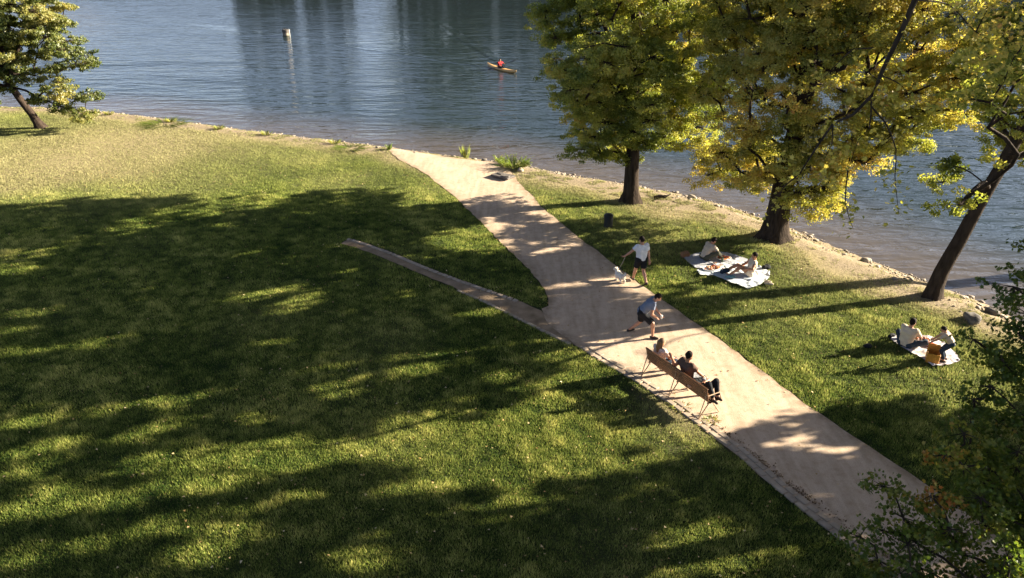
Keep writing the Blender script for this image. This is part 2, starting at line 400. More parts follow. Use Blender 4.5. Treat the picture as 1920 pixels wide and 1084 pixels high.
# water
wx = axis(-900, 900, -60, 60, 1.0); wy = axis(10, 1500, 14, 170, .8)
kay = G(940, 128, WATER_Z); kdir = G(968, 138, WATER_Z) - G(912, 120, WATER_Z); kdir = np.array([.52, -.854])
fx = np.arange(kay[0] - 30, kay[0] + 6, .16); fy = np.arange(kay[1] - 6, kay[1] + 32, .16)
wx = np.unique(np.concatenate([wx[(wx < fx[0]) | (wx > fx[-1])], fx])); wy = np.unique(np.concatenate([wy[(wy < fy[0]) | (wy > fy[-1])], fy]))
XX, YY = np.meshgrid(wx, wy); wp = np.stack([XX.ravel(), YY.ravel()], 1)
rel = wp - kay[:2]; al = -(rel @ kdir); ac = rel @ np.array([-kdir[1], kdir[0]])
bow = al + 2.0; arm = np.abs(np.abs(ac) - .30 * bow)
wk = .085 * np.exp(-(arm / (.28 + .03 * np.abs(bow))) ** 2) * np.cos(arm * 4.0) * ss(bow, 0, 1.5) * np.exp(-np.maximum(bow, 0) / 17)
wk += .022 * np.sin(bow * 3.2) * (np.abs(ac) < .3 * bow) * ss(bow, 3, 5) * np.exp(-np.maximum(bow, 0) / 15) * (1 - ss(np.abs(ac), .2 * np.maximum(bow, .1), .3 * np.maximum(bow, .1) + .01))
dsw = -shore_d(wp)
water = props(mesh_np('water', np.column_stack([wp, WATER_Z + wk]), grid_faces(len(wx), len(wy)), M['water'], attrs={'shallow': (1 - ss(dsw + .5 * wob(wp, .3), 0.0, 7.5))}), kind='structure')

# ------------------------------------------------------------------ grass
TREE_BASES = []
def in_view(p, m=1.08):
    dep = p[:, 1] * ct + CAM_H * st_; u = (p[:, 1] * st_ - CAM_H * ct) / dep; x = p[:, 0] / dep
    return (np.abs(x) < 960 / FPX * m + .02) & (u > -542 / FPX * m) & (u < 542 / FPX * m)
def blades(n_per, y0, y1, L, W):
    xr = 0.75 * (y1 * ct + 4.5) + 1; A = 2 * xr * (y1 - y0); n = int(A * n_per)
    p = np.column_stack([rng.uniform(-xr, xr, n), rng.uniform(y0, y1, n)])
    p = p[in_view(p)]; inl = inside(p, LAWN); sdl = shore_d(p); kb = inl | ((sdl > .35) & (rng.random(len(p)) < .75 * ss(wob(p, 3.1) + .6 * wob(p[:, ::-1], 9), .1, .9))); p = p[kb]; inl = inl[kb]
    e = .03 * wob(p, 9); dp = poly_dist(p, PATHL, True); inp = inside(p, PATHL); dsg = np.where(inp, -dp, dp) + e
    db = poly_dist(p, BK); db = np.where(inl, db, 0.9); dr = np.where(inl, dry_lit_map(p, db), .9)
    keep = (dsg > .02) & (rng.random(len(p)) < ss(db + .3 * wob(p, 2), -.1, 1.0) + .03)
    bare = np.zeros(len(p))
    for (px, py), rx, ry in worn:
        c = G(px, py)[:2]; bare = np.maximum(bare, .8 * np.exp(-((p[:, 0] - c[0]) / rx) ** 2 - ((p[:, 1] - c[1]) / (ry * 2.2)) ** 2))
    keep &= rng.random(len(p)) > bare
    # thinner ring right along the kerb
    p, dr, dsg = p[keep], dr[keep], dsg[keep]
    n = len(p); cl = wob(p, 3.5) * .5 + wob(p[:, ::-1], 8) * .5
    h = L * rng.uniform(.55, 1.25, n) * (1 + .35 * cl) * (1 - .4 * np.exp(-dsg / .15)); wd = W * rng.uniform(.7, 1.3, n)
    a = rng.uniform(0, 2 * np.pi, n); ln = h * rng.uniform(.1, .6, n); la = rng.uniform(0, 2 * np.pi, n)
    z = ground_z(p) - .004
    b0 = np.column_stack([p[:, 0] - np.cos(a) * wd / 2, p[:, 1] - np.sin(a) * wd / 2, z]); b1 = np.column_stack([p[:, 0] + np.cos(a) * wd / 2, p[:, 1] + np.sin(a) * wd / 2, z])
    tp = np.column_stack([p[:, 0] + np.cos(la) * ln, p[:, 1] + np.sin(la) * ln, z + h])
    t = np.clip(.42 + (.16 if y0 < 22 else .09) * rng.standard_normal(n) + (.20 if y0 < 30 else .10) * cl + .09 * wob(p, .9), 0, 1)
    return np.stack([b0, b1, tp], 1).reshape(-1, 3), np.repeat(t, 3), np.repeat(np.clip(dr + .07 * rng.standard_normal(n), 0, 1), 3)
parts = [blades(2900, 9.2, 15, .070, .015), blades(1900, 15, 22, .072, .020), blades(1150, 22, 32, .070, .027), blades(900, 32, 52, .06, .034)]
V = np.concatenate([q[0] for q in parts]); T = np.concatenate([q[1] for q in parts]); D = np.concatenate([q[2] for q in parts])
print('grass blades', len(V) // 3)
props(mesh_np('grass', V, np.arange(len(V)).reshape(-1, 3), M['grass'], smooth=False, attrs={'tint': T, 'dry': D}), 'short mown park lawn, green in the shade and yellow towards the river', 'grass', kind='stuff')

# fallen leaves on lawn and path
def flat_leaves(p, size, z, tilt=.5):
    n = len(p); a = rng.uniform(0, 6.28, n); s = size * rng.uniform(.6, 1.3, n)
    ang = np.array([0, 1.1, 2.2, 3.14, 4.2, 5.3]); rr = np.array([1, .55, .8, .35, .8, .55])
    o = np.stack([np.cos(ang)[None] * rr, np.sin(ang)[None] * rr], -1)
    c, s_ = np.cos(a)[:, None], np.sin(a)[:, None]
    X = (o[..., 0] * c - o[..., 1] * s_) * s[:, None]; Y = (o[..., 0] * s_ + o[..., 1] * c) * s[:, None]
    Z = rng.uniform(-tilt, tilt, (n, 1)) * X + rng.uniform(-tilt, tilt, (n, 1)) * Y
    V = np.stack([X + p[:, :1], Y + p[:, 1:2], Z + z[:, None] + .01], -1).reshape(-1, 3)
    return V, (np.arange(n)[:, None] * 6 + np.arange(6)[None]).astype(int), np.repeat(rng.random(n), 6)
M['fallen'] = leaf_mat('fallen_leaf', [(0, (.20, .11, .04)), (.5, (.38, .26, .10)), (1, (.62, .50, .30))], .1)
n = 16000; q = np.column_stack([rng.uniform(-22, 14, n), rng.uniform(9.5, 36, n)]); q = q[in_view(q) & inside(q, LAWN)]
kp = rng.random(len(q)) < np.where(inside(q, PATHL), .12, .16 + .14 * np.clip(wob(q, .6), 0, 1)); q = q[kp]
onp = inside(q, PATHL)
Vl, Fl, Tl = flat_leaves(q, .032, ground_z(q) + np.where(onp, .022, .05)); 
props(mesh_np('fallen_leaves', Vl, Fl, M['fallen'], smooth=False, attrs={'tint': Tl * .8 + .1}), 'small dry leaves fallen across the lawn and the path', 'fallen leaves', kind='stuff')
# litter gathered along the lower-left path edge
LE = G2(low_edge); LEd = densify(LE, .02, False); off = np.abs(rng.standard_normal(len(LEd) * 3)) * .09
tt = rng.integers(0, len(LEd) - 1, len(off)); dirn = LE[-2] - LE[0]; dirn /= np.hypot(*dirn); nrm = np.array([-dirn[1], dirn[0]])
q = LEd[tt] + nrm * (off[:, None] + .34 + .03 * np.sin(tt[:, None] * .02)); keepm = (rng.random(len(q)) < .25 + .75 * np.clip(wob(q, 3), 0, 1)) & (q[:, 1] < G(1280, 775)[1]); q = q[keepm]
Vl, Fl, Tl = flat_leaves(q, .024, ground_z(q) + .02, .8)
M['litter_leaf'] = leaf_mat('brown_litter', [(0, (.07, .04, .02)), (.5, (.15, .09, .045)), (1, (.30, .20, .10))], .1)
props(mesh_np('leaf_litter', Vl, Fl, M['litter_leaf'], smooth=False, attrs={'tint': Tl * .8 + .1}), 'brown leaf litter gathered along the stone kerb of the path', 'leaf litter', kind='stuff')

# ------------------------------------------------------------------ stone edgings
def edging(name, label, px, rows, sw, sl, out_n, skip=.0, up=.02):
    L = densify(G2(px), .01, False); seg = np.hypot(*np.diff(L, axis=0).T); cum = np.concatenate([[0], np.cumsum(seg)])
    mb = MB(); s = 0.0
    while s < cum[-1] - sl:
        for r_ in range(rows):
            if random.random() < skip: continue
            ln = sl * random.uniform(.8, 1.1); sm = s + sl / 2 + (sl * .5 if r_ % 2 else 0)
            i = min(np.searchsorted(cum, sm), len(L) - 2); d = L[min(i + 8, len(L) - 1)] - L[max(i - 8, 0)]; d = d / (np.hypot(*d) + 1e-9); nn = np.array([d[1], -d[0]]) * out_n
            c = L[i] + nn * (r_ + .5) * sw * 1.06 + rng.uniform(-.008, .008, 2)
            Mx = Matrix.Rotation(math.atan2(d[1], d[0]) + random.uniform(-.06, .06), 3, 'Z') @ Matrix.Rotation(random.uniform(-.05, .05), 3, 'X')
            mb.box((c[0], c[1], gz(*c) + up * .4 - .012 + random.uniform(0, .012)), (ln * .94, sw * .93, up * 1.6 + .045), Mx, .2)
        s += sl
    o = mb.build(name, M['sett']); props(o, label, 'stone edging'); return o
edging('stone_edging', 'double row of worn pale setts between near lawn and wide path, below the bench', [(1085, 652)] + low_edge, 2, .15, .30, -1)
edging('stone_edging', 'single row of grey stones along the far side of the narrow side path', list(reversed(side_top)), 1, .15, .22, 1, .0, .025)
edging('stone_edging', 'row of small pale stones where the narrow side path meets the near lawn', side_bot[4:], 1, .13, .20, 1)

# ------------------------------------------------------------------ shore stones and rocks
def rock_verts(n_pts, size):
    pass
import bmesh
def rock(name, label, px, py, size, sq=.55, mat='greystone', group=None, seed=0):
    bm = bmesh.new(); bmesh.ops.create_icosphere(bm, subdivisions=3, radius=1); rs = np.random.default_rng(seed)
    ph = rs.uniform(0, 6.28, (6, 3)); k = rs.uniform(.8, 2.6, (6, 3))
    for v in bm.verts:
        c = np.array(v.co); f = 1 + .09 * sum(math.sin(c @ k[i] * 1.5 + ph[i, 0]) for i in range(6)); c = np.sign(c) * np.abs(c) ** .85 * f
        v.co = (c[0] * size[0] / 2, c[1] * size[1] / 2, c[2] * size[2] / 2)
    me = bpy.data.meshes.new(name); bm.to_mesh(me); bm.free(); me.materials.append(M[mat])
    me.polygons.foreach_set('use_smooth', np.ones(len(me.polygons), bool))
    o = bpy.data.objects.new(name, me); COL.objects.link(o); g = G(px, py, -.05); o.location = (g[0], g[1], gz(g[0], g[1]) + size[2] * .22); o.rotation_euler = (0, 0, rs.uniform(0, 3))
    return props(o, label, 'rock', group)
rock('boulder', 'grey rounded rock at the water edge behind the right picnic, the upper of two', 1862, 580, (.42, .36, .34), seed=1)
rock('boulder', 'larger grey flat-topped rock on the grass bank behind the right picnic', 1820, 604, (.62, .42, .34), seed=2)
rock('boulder', 'small dark stone lying on the sand at the mouth of the path', 908, 302, (.34, .26, .24), seed=3)
rock('boulder', 'white-grey stone in the weeds beside the flat slab', 976, 323, (.42, .28, .22), mat='stone', seed=4)
rock('boulder', 'pale stone at the water line between the two big trunks', 1298, 369, (.45, .30, .26), mat='stone', seed=5)
rock('boulder', 'pale stone at the water line left of the leaning tree', 1625, 482, (.36, .26, .22), mat='stone', seed=6)
ico_v = None
def pebbles():
    bm = bmesh.new(); bmesh.ops.create_icosphere(bm, subdivisions=1, radius=1); iv = np.array([v.co[:] for v in bm.verts]); iff = np.array([[v.index for v in f.verts] for f in bm.faces]); bm.free()
    L = densify(SH[3:-3], .05, False); n = 7500; i = rng.integers(0, len(L) - 2, n); i = i[rng.random(n) < np.clip(.45 + .7 * wob(L[i], 2.3), .08, 1)]; n = len(i)
    d = L[i + 1] - L[i]; d /= np.hypot(*d.T)[:, None] + 1e-9; nn = np.column_stack([d[:, 1], -d[:, 0]]); off = np.abs(rng.standard_normal(n)) * .75 - .12
    p = L[i] + nn * off[:, None] * np.where(inside(L[i] + nn * .5, LAND), 1, -1)[:, None]
    s = rng.uniform(.012, .045, n) * np.where(rng.random(n) < .10, 2.6, 1)
    sc3 = np.stack([s * rng.uniform(.8, 1.6, n), s * rng.uniform(.8, 1.3, n), s * rng.uniform(.4, .8, n)], 1)
    a = rng.uniform(0, 3.14, n); v = iv[None] * sc3[:, None]; v = v * rng.uniform(.8, 1.2, (n, len(iv), 1))
    x = v[..., 0] * np.cos(a)[:, None] - v[..., 1] * np.sin(a)[:, None]; y = v[..., 0] * np.sin(a)[:, None] + v[..., 1] * np.cos(a)[:, None]
    z = ground_z(p); V = np.stack([x + p[:, :1], y + p[:, 1:], v[..., 2] + z[:, None] + .01], -1).reshape(-1, 3)
    F = (iff[None] + (np.arange(n) * len(iv))[:, None, None]).reshape(-1, 3)
    props(mesh_np('shore_stones', V, F, M['shore'], smooth=False), 'pale stones and pebbles strewn along the water edge', 'stones', kind='stuff')
pebbles()

# flat slab by the water, driftwood
sl = thing('stone_slab', 'flat grey stone slab lying where the path meets the weeds by the river', 'slab', (*G(943, 333)[:2], .03), R(-38))
mb = MB(); mb.box((0, 0, .06), (1.05, .62, .09), None, .2); mb.build('slab_top', M['greystone'], sl)
mb = MB(); mb.box((.28, -.12, .125), (.36, .22, .05), Matrix.Rotation(.3, 3, 'Z'), .2); mb.box((-.2, .1, .12), (.30, .26, .04), Matrix.Rotation(-.2, 3, 'Z'), .2); mb.build('loose_stone', M['greystone'], sl)
g = G(1243, 372); mb = MB(); mb.tube([(0, 0, .05), (.25, .03, .10), (.5, .02, .07), (.75, .12, .16)], [.07, .08, .06, .02]); mb.tube([(.35, 0, .08), (.42, -.2, .2), (.5, -.3, .22)], [.04, .03, .015])
o = mb.build('driftwood', M['bark_near']); o.location = (g[0] - .4, g[1], gz(g[0], g[1])); props(o, 'piece of dark driftwood on the bare bank right of the first big trunk', 'driftwood')

# ------------------------------------------------------------------ trees
star = [(0, 1.0), (.10, .50), (.42, .72), (.34, .28), (.62, .10), (.22, -.12), (0, -.28)]
star = star + [(-x, y) for x, y in star[-2:0:-1]]
STAR = np.array(star) ; STAR_F = np.array([[6, 5, 4, 3], [6, 3, 2, 1], [6, 1, 0, 11], [6, 11, 10, 9], [6, 9, 8, 7]])
DIA = np.array([(0, 1.0), (.55, .15), (0, -.55), (-.55, .15)]); DIA_F = np.array([[0, 1, 2, 3]])
LOB = np.array([(0, 1.0), (.2, .42), (.75, .5), (.42, -.05), (0, -.45), (-.42, -.05), (-.75, .5), (-.2, .42)]); LOB_F = np.array([[0, 1, 4, 7], [1, 2, 3, 4], [7, 4, 5, 6]])
def leaf_mesh(pos, nrm, size, shape):
    n = len(pos); S, F = {'star': (STAR, STAR_F), 'dia': (DIA, DIA_F), 'lob': (LOB, LOB_F)}[shape]
    nrm = nrm / np.linalg.norm(nrm, axis=1)[:, None]
    t = rng.standard_normal((n, 3)); t -= (t * nrm).sum(1)[:, None] * nrm; t[:, 2] -= .0; t /= np.linalg.norm(t, axis=1)[:, None]; b = np.cross(nrm, t)
    bend = rng.uniform(-.1, .35, (n, 1))
    V = pos[:, None] + (t[:, None] * S[None, :, 1:2] + b[:, None] * S[None, :, 0:1]) * size[:, None, None] - nrm[:, None] * (np.abs(S[None, :, :1]) * bend[..., None] + .25 * S[None, :, 1:2] ** 2 * bend[..., None]) * size[:, None, None]
    FF = (F[None] + (np.arange(n) * len(S))[:, None, None]).reshape(-1, F.shape[1])
    return V.reshape(-1, 3), FF, len(S)

def poisson_pads(blobs, spacing, tries=9000, inner=.35, seed=1, void=1.2, void_f=1.1):
    rs = np.random.default_rng(seed); C = np.array([b[:3] for b in blobs]); Rr = np.array([b[3] for b in blobs]); wgt = Rr ** 2.2; wgt /= wgt.sum()
    out = np.empty((0, 3)); i = rs.choice(len(blobs), tries, p=wgt); d = rs.standard_normal((tries, 3)); d /= np.linalg.norm(d, axis=1)[:, None]
    r_ = rs.uniform(inner, 1, tries) ** .5 * Rr[i]; c = C[i] + d * r_[:, None] * np.array([1, 1, .9])
    vd = np.random.default_rng(seed + 500); K = vd.standard_normal((9, 3)) * void_f; ph = vd.uniform(0, 6.28, 9); vn = np.sin(c @ K.T + ph).sum(1)
    c = c[vn < void]
    for p in c:
        if len(out) == 0 or np.min(np.linalg.norm((out - p) * [1, 1, 1.35], axis=1)) > spacing: out = np.vstack([out, p])
    return out

def tree_skeleton(trunk, pads, r0, droop=.0, seed=0, tip=.012, flare=1.5, nseg=7):
    """trunk: list of 3D points.  returns (verts, faces) of trunk + limbs joined in one mesh"""
    rs = np.random.default_rng(seed); nodes = [np.array(trunk[0], float)]; par = [-1]
    T = densify3(np.array(trunk, float), .45)
    for p in T[1:]: nodes.append(p); par.append(len(nodes) - 2)
    nt_ = len(nodes); base = T[0]
    order = np.argsort([np.min(np.linalg.norm(T[nt_ // 4:] - p, axis=1)) for p in pads])
    lo = max(2, int(nt_ * .22))
    for k in order:
        p = pads[k]; A = np.array(nodes); v = p - A; dist = np.linalg.norm(v, axis=1)
        cost = dist + np.maximum(0, (A[:, 2] - p[2]) + .2) * 1.2 + .9 * (np.arange(len(A)) < nt_) * 0
        cost[:lo] = 1e9; j = int(np.argmin(cost)); a = A[j]; n_ = max(2, int(dist[j] / .45)); prev = j
        mid = rs.standard_normal(3) * .10 * dist[j]; mid[2] = abs(mid[2]) * .6 + .12 * dist[j]
        for s in range(1, n_ + 1):
            t = s / n_; q = a + (p - a) * t + mid * 4 * t * (1 - t) * .5 - np.array([0, 0, droop * t * t * dist[j] * .2])
            nodes.append(q); par.append(prev); prev = len(nodes) - 1
    A = np.array(nodes); par = np.array(par); wgt = np.zeros(len(A)); kids = [[] for _ in A]
    for i, p in enumerate(par):
        if p >= 0: kids[p].append(i)
    for i in range(len(A) - 1, -1, -1):
        wgt[i] += 1 if not kids[i] else 0
        if par[i] >= 0: wgt[par[i]] += wgt[i]
    tot = wgt[0]; rad = np.maximum(tip, r0 * (wgt / tot) ** .5)
    L = np.linspace(1, 0, nt_)
    for i in range(nt_):
        rad[i] = max(rad[i] * .8, r0 * (.28 + .72 * L[i] ** .8)) if wgt[i] > 1 else rad[i]
        h = np.linalg.norm(A[i] - base); rad[i] *= 1 + (flare - 1) * math.exp(-h / .38)
    V = []; F = []
    def chain(ids, n):
        pts = A[ids]; rr = rad[ids].copy()
        if len(ids) > 2 and ids[0] >= nt_ * 0 and ids[1] >= nt_: rr[0] = min(rr[0], rr[1] * 1.25)
        b0 = len(V); prevA = None
        for i in range(len(pts)):
            d = pts[min(i + 1, len(pts) - 1)] - pts[max(i - 1, 0)]; d = d / (np.linalg.norm(d) + 1e-9)
            a = prevA if prevA is not None else np.cross(d, [0.2, 1, 0.1]); a = a - d * (a @ d); a /= np.linalg.norm(a) + 1e-9; prevA = a; b = np.cross(d, a)
            for k in range(n):
                t = 2 * math.pi * k / n; rk = rr[i]
                if ids[i] < nt_: rk *= 1 + .07 * math.sin(3 * t + 1 + .3 * i) + .05 * math.sin(5 * t + i * .2) + (.35 * max(0, math.sin(2.5 * t * 2)) * math.exp(-np.linalg.norm(pts[i] - base) / .25))
                V.append(pts[i] + (a * math.cos(t) + b * math.sin(t)) * rk)
        for i in range(len(pts) - 1):
            for k in range(n):
                j = (k + 1) % n; F.append((b0 + i * n + k, b0 + i * n + j, b0 + (i + 1) * n + j, b0 + (i + 1) * n + k))
    trunk_ids = list(range(nt_)); chain(trunk_ids, 18)
    seen = set(trunk_ids)
    for i in range(nt_, len(A)):
        if i in seen or (par[i] in seen and par[i] >= nt_ and par[i] == i - 1 and i - 1 in seen): pass
        if i in seen: continue
        ids = [par[i], i]; seen.add(i); cur = i
        while kids[cur]:
            nx = max(kids[cur], key=lambda q: wgt[q])
            if nx in seen: break
            ids.append(nx); seen.add(nx); cur = nx
        chain(ids, nseg if rad[ids[1]] > .04 else 5)
    return np.array(V), np.array(F)
def densify3(L, step):
    out = [L[0]]
    # smooth with catmull-rom
    Q = np.vstack([2 * L[0] - L[1], L, 2 * L[-1] - L[-2]])
    for i in range(1, len(Q) - 2):
        k = max(1, int(np.linalg.norm(Q[i + 1] - Q[i]) / step))
        for s in range(1, k + 1):
            t = s / k; out.append(.5 * ((2 * Q[i]) + (-Q[i - 1] + Q[i + 1]) * t + (2 * Q[i - 1] - 5 * Q[i] + 4 * Q[i + 1] - Q[i + 2]) * t * t + (-Q[i - 1] + 3 * Q[i] - 3 * Q[i + 1] + Q[i + 2]) * t ** 3))
    return np.array(out)

# sun flecks: leaf clumps shading these ground patches are carved out to light them
FLECKS = [(180, 448, 55, 10), (250, 421, 55, 12), (354, 398, 95, 14), (450, 383, 70, 12), (517, 362, 40, 7), (388, 433, 36, 6), (54, 473, 55, 10), (33, 506, 32, 9), (67, 435, 30, 5), (60, 395, 45, 5), (554, 407, 24, 5), (487, 471, 24, 5), (533, 490, 28, 6),
    (667, 517, 60, 10), (520, 540, 50, 14), (458, 558, 50, 10), (583, 554, 45, 10), (529, 579, 50, 10), (279, 552, 30, 11), (67, 581, 48, 11), (21, 621, 25, 9), (746, 554, 24, 8), (512, 640, 48, 6), (571, 671, 40, 7), (290, 354, 30, 8), (520, 340, 40, 5), (625, 335, 60, 8),
    (600, 695, 45, 7), (750, 700, 65, 12), (770, 672, 40, 10), (608, 729, 18, 8), (645, 741, 30, 6), (404, 735, 22, 5), (317, 756, 25, 18), (267, 750, 25, 7), (333, 793, 40, 8), (183, 772, 26, 8), (42, 791, 50, 8), (237, 822, 32, 7), (104, 833, 28, 12), (20, 852, 22, 8), (462, 785, 18, 6),
    (271, 872, 45, 14), (396, 864, 60, 20), (500, 843, 45, 16), (558, 868, 45, 18), (650, 852, 60, 14), (758, 818, 60, 22), (320, 910, 50, 18), (417, 906, 30, 10), (104, 910, 40, 9), (75, 952, 90, 18), (200, 935, 60, 10), (33, 889, 35, 8), (271, 1000, 42, 10), (396, 1010, 35, 22),
    (340, 1055, 70, 16), (37, 1037, 30, 9), (95, 1047, 45, 7), (546, 935, 28, 6), (683, 1056, 45, 14), (769, 686, 50, 18), (856, 678, 50, 7), (720, 705, 50, 8), (957, 615, 35, 7), (957, 649, 50, 6), (928, 710, 25, 9), (1088, 676, 50, 12), (1050, 715, 60, 8), (774, 811, 75, 30),
    (996, 800, 90, 40), (938, 850, 60, 20), (648, 850, 60, 14), (1170, 806, 110, 9), (1267, 797, 40, 18), (1267, 850, 55, 14), (1122, 884, 30, 14), (803, 908, 70, 14), (977, 956, 50, 12), (827, 963, 35, 9), (687, 1058, 40, 20), (1296, 1014, 40, 7), (1368, 1024, 30, 6), (1059, 753, 20, 5), (890, 591, 25, 5),
    (1180, 650, 80, 28), (1270, 650, 110, 40), (1330, 700, 130, 50), (1410, 745, 80, 30), (1650, 650, 220, 60), (1450, 610, 110, 45), (1500, 690, 80, 40), (1380, 545, 90, 14), (1070, 412, 40, 4), (1120, 440, 40, 5), (1050, 470, 50, 5), (1090, 535, 60, 5), (840, 440, 45, 6), (925, 458, 40, 5), (930, 500, 40, 6), (1480, 830, 35, 8), (1560, 850, 30, 8), (1590, 1000, 40, 6), (1120, 372, 40, 6), (1050, 655, 70, 18)]
_sa = np.array([math.cos(R(SUN_AZ)), math.sin(R(SUN_AZ))])
_fl = []
for cx_, cy_, rx_, ry_ in FLECKS:
    for u_ in np.linspace(-1, 1, max(3, int(rx_ / 9))):
        for v_ in np.linspace(-1, 1, max(1, int(ry_ / 3))) * math.sqrt(max(0, 1 - u_ * u_)):
            _fl.append(G(cx_ + u_ * rx_, cy_ + v_ * ry_ - .16 * u_ * rx_)[:2])
_fl = np.array(_fl); _fu = _fl @ _sa; _fv = _fl @ np.array([-_sa[1], _sa[0]])
def open_to_sun(p, wv, wu):
    g = p[:, :2] - _sa * (p[:, 2] / math.tan(R(SUN_EL)))[:, None]; u = g @ _sa; v = g @ np.array([-_sa[1], _sa[0]]); o = np.zeros(len(p), bool)
    for i in range(0, len(p), 2000): o[i:i + 2000] = ((np.abs(u[i:i + 2000, None] - _fu) < wu) & (np.abs(v[i:i + 2000, None] - _fv) < wv)).any(1)
    return o
def foliage(pads, centre, per_pad, pad_r, leaf, shape, sub=11, spread=.30, flat=.5, seed=0, tint_mu=.4, carve=True):
    """pads of leaf clumps: each pad is a flattened spray of sub-clumps, leaves facing up and outwards"""
    rs = np.random.default_rng(seed); n = len(pads); pr = pad_r * rs.uniform(.65, 1.2, n)
    d = rs.standard_normal((n, sub, 3)); d /= np.linalg.norm(d, axis=2)[..., None]; rr = rs.uniform(.25, 1, (n, sub, 1)) ** .6
    out = pads - centre; out /= np.linalg.norm(out, axis=1)[:, None] + 1e-9
    s = d * rr * pr[:, None, None] * np.array([1, 1, flat]); s[..., 2] -= .22 * (np.linalg.norm(s[..., :2], axis=2) ** 2) / pr[:, None]
    sc_ = pads[:, None] + s; sc_ = sc_.reshape(-1, 3); keep = ~open_to_sun(sc_, spread * .60, spread * 1.9) if carve else np.ones(len(sc_), bool); own = np.repeat(np.arange(n), sub)[keep]; sc_ = sc_[keep]; m = len(sc_); k = max(1, per_pad // sub)
    kk = rs.standard_normal((m, k, 3)); kk /= np.linalg.norm(kk, axis=2)[..., None]; rad = spread * rs.uniform(.7, 1.25, (m, 1, 1)) * rs.uniform(.35, 1, (m, k, 1))
    pos = sc_[:, None] + kk * rad * np.array([1, 1, .62]); pos = pos.reshape(-1, 3)
    o3 = np.repeat(out[own], k, 0); nr = kk.reshape(-1, 3) * .6 + o3 * .6 + np.array([0, 0, .30]) + rs.standard_normal((len(pos), 3)) * .5
    padt = rs.normal(0, .10, n); subt = rs.normal(0, .07, m)
    t = tint_mu + np.repeat(padt[own], k) + np.repeat(subt, k) + rs.normal(0, .09, len(pos))
    return pos, nr, leaf * rs.uniform(.65, 1.25, len(pos)), t, sc_, own

def build_tree(name, label, trunk, blobs, r0, spacing, per_pad, pad_r, leaf, shape, lmat, bmat='bark', seed=1, group=None, tint=.4, flat=.5, twigs=True, extra_pads=None, inner=.35, spread=.30, sub=11, flare=1.5, void=1.2, void_f=1.1):
    base = np.array(trunk[0]); root = thing(name, label, 'tree', tuple(base), 0, group)
    pads = poisson_pads(blobs, spacing, seed=seed, inner=inner, void=void, void_f=void_f)
    if extra_pads is not None: pads = np.vstack([pads, extra_pads])
    C = np.average(np.array([b[:3] for b in blobs]), axis=0, weights=[b[3] ** 2 for b in blobs])
    V, F = tree_skeleton(trunk, pads, r0, seed=seed, flare=flare)
    pos, nr, sz, t, sc_, own = foliage(pads, C, per_pad, pad_r, leaf, shape, seed=seed, tint_mu=tint, flat=flat, spread=spread, sub=sub, carve='leaf_near' != lmat and 'leaf_pale' != lmat)
    if twigs:
        A = pads[own]; dd = sc_ - A; a = np.cross(dd, [0, 0, 1.]) ; a /= np.linalg.norm(a, axis=1)[:, None] + 1e-9; a *= .009
        up = np.array([0, 0, .011]); b0 = len(V); m = len(sc_)
        tv = np.stack([A + a, A - a, A + up * 1.6, sc_], 1).reshape(-1, 3); V = np.vstack([V, tv]); i = b0 + np.arange(m) * 4
        F = np.vstack([F, np.stack([i, i + 1, i + 3, i + 3], 1)]) if False else F
        tri = np.concatenate([np.stack([i, i + 1, i + 3], 1), np.stack([i + 1, i + 2, i + 3], 1), np.stack([i + 2, i, i + 3], 1)])
        o = mesh_np('trunk', V - base, [tuple(map(int, f)) for f in F] + [tuple(map(int, f)) for f in tri], M[bmat], root)
    else: o = mesh_np('trunk', V - base, F, M[bmat], root)
    LV, LF, k = leaf_mesh(pos, nr, sz, shape)
    mesh_np('crown', LV - base, LF, M[lmat], root, smooth=False, attrs={'tint': np.repeat(np.clip(t, 0, 1), k)})

    return root
def BL(L, Y): return [(*P(px, py, Y + dy), r_) for px, py, dy, r_ in L]

b1 = G(1183, 378); Y1 = b1[1]
t1 = [(b1[0], Y1, -.15), P(1185, 330, Y1), P(1188, 270, Y1), P(1186, 190, Y1 + .1), P(1196, 90, Y1), P(1188, -20, Y1), P(1200, -140, Y1), P(1195, -240, Y1)]
build_tree('chestnut_tree', 'full green tree with a straight dark trunk, nearest to where path and water meet', t1,
    BL([(1078, 50, 0, 1.6), (1140, -50, 0, 2.2), (1075, 135, -.3, 1.0), (1190, -20, 3.6, 2.0), (1150, -120, 3.6, 2.2), (1230, -150, 3.6, 2.2),  (1125, 130, -1.4, 1.8), (1200, 50, 1.2, 2.3), (1275, 30, 0, 1.6), (1282, 120, -.4, 1.5), (1210, 150, -1.3, 1.8), (1130, 205, .2, 1.45), (1108, 285, -.6, .75), (1150, 262, .5, 1.0), (1225, 235, -1, 1.1), (1285, 245, 0, .95), (1310, 180, .3, 1.0), (1180, -150, 0, 2.9), (1190, -250, 0, 2.2), (1090, -110, 1, 2.0), (1190, 0, 2.6, 2.2), (1180, 120, 2.4, 2.0)], Y1),
    .31, .92, 2200, .95, .048, 'dia', 'leaf', seed=11, tint=.47, flat=.36, sub=32, spread=.23, void=1.6, void_f=1.5)
b2 = G(1450, 446); Y2 = b2[1]
t2 = [(b2[0], Y2, -.15), P(1462, 390, Y2), P(1478, 310, Y2), P(1500, 220, Y2), P(1515, 110, Y2), P(1505, 40, Y2), P(1520, -60, Y2), P(1540, -180, Y2), P(1550, -290, Y2)]
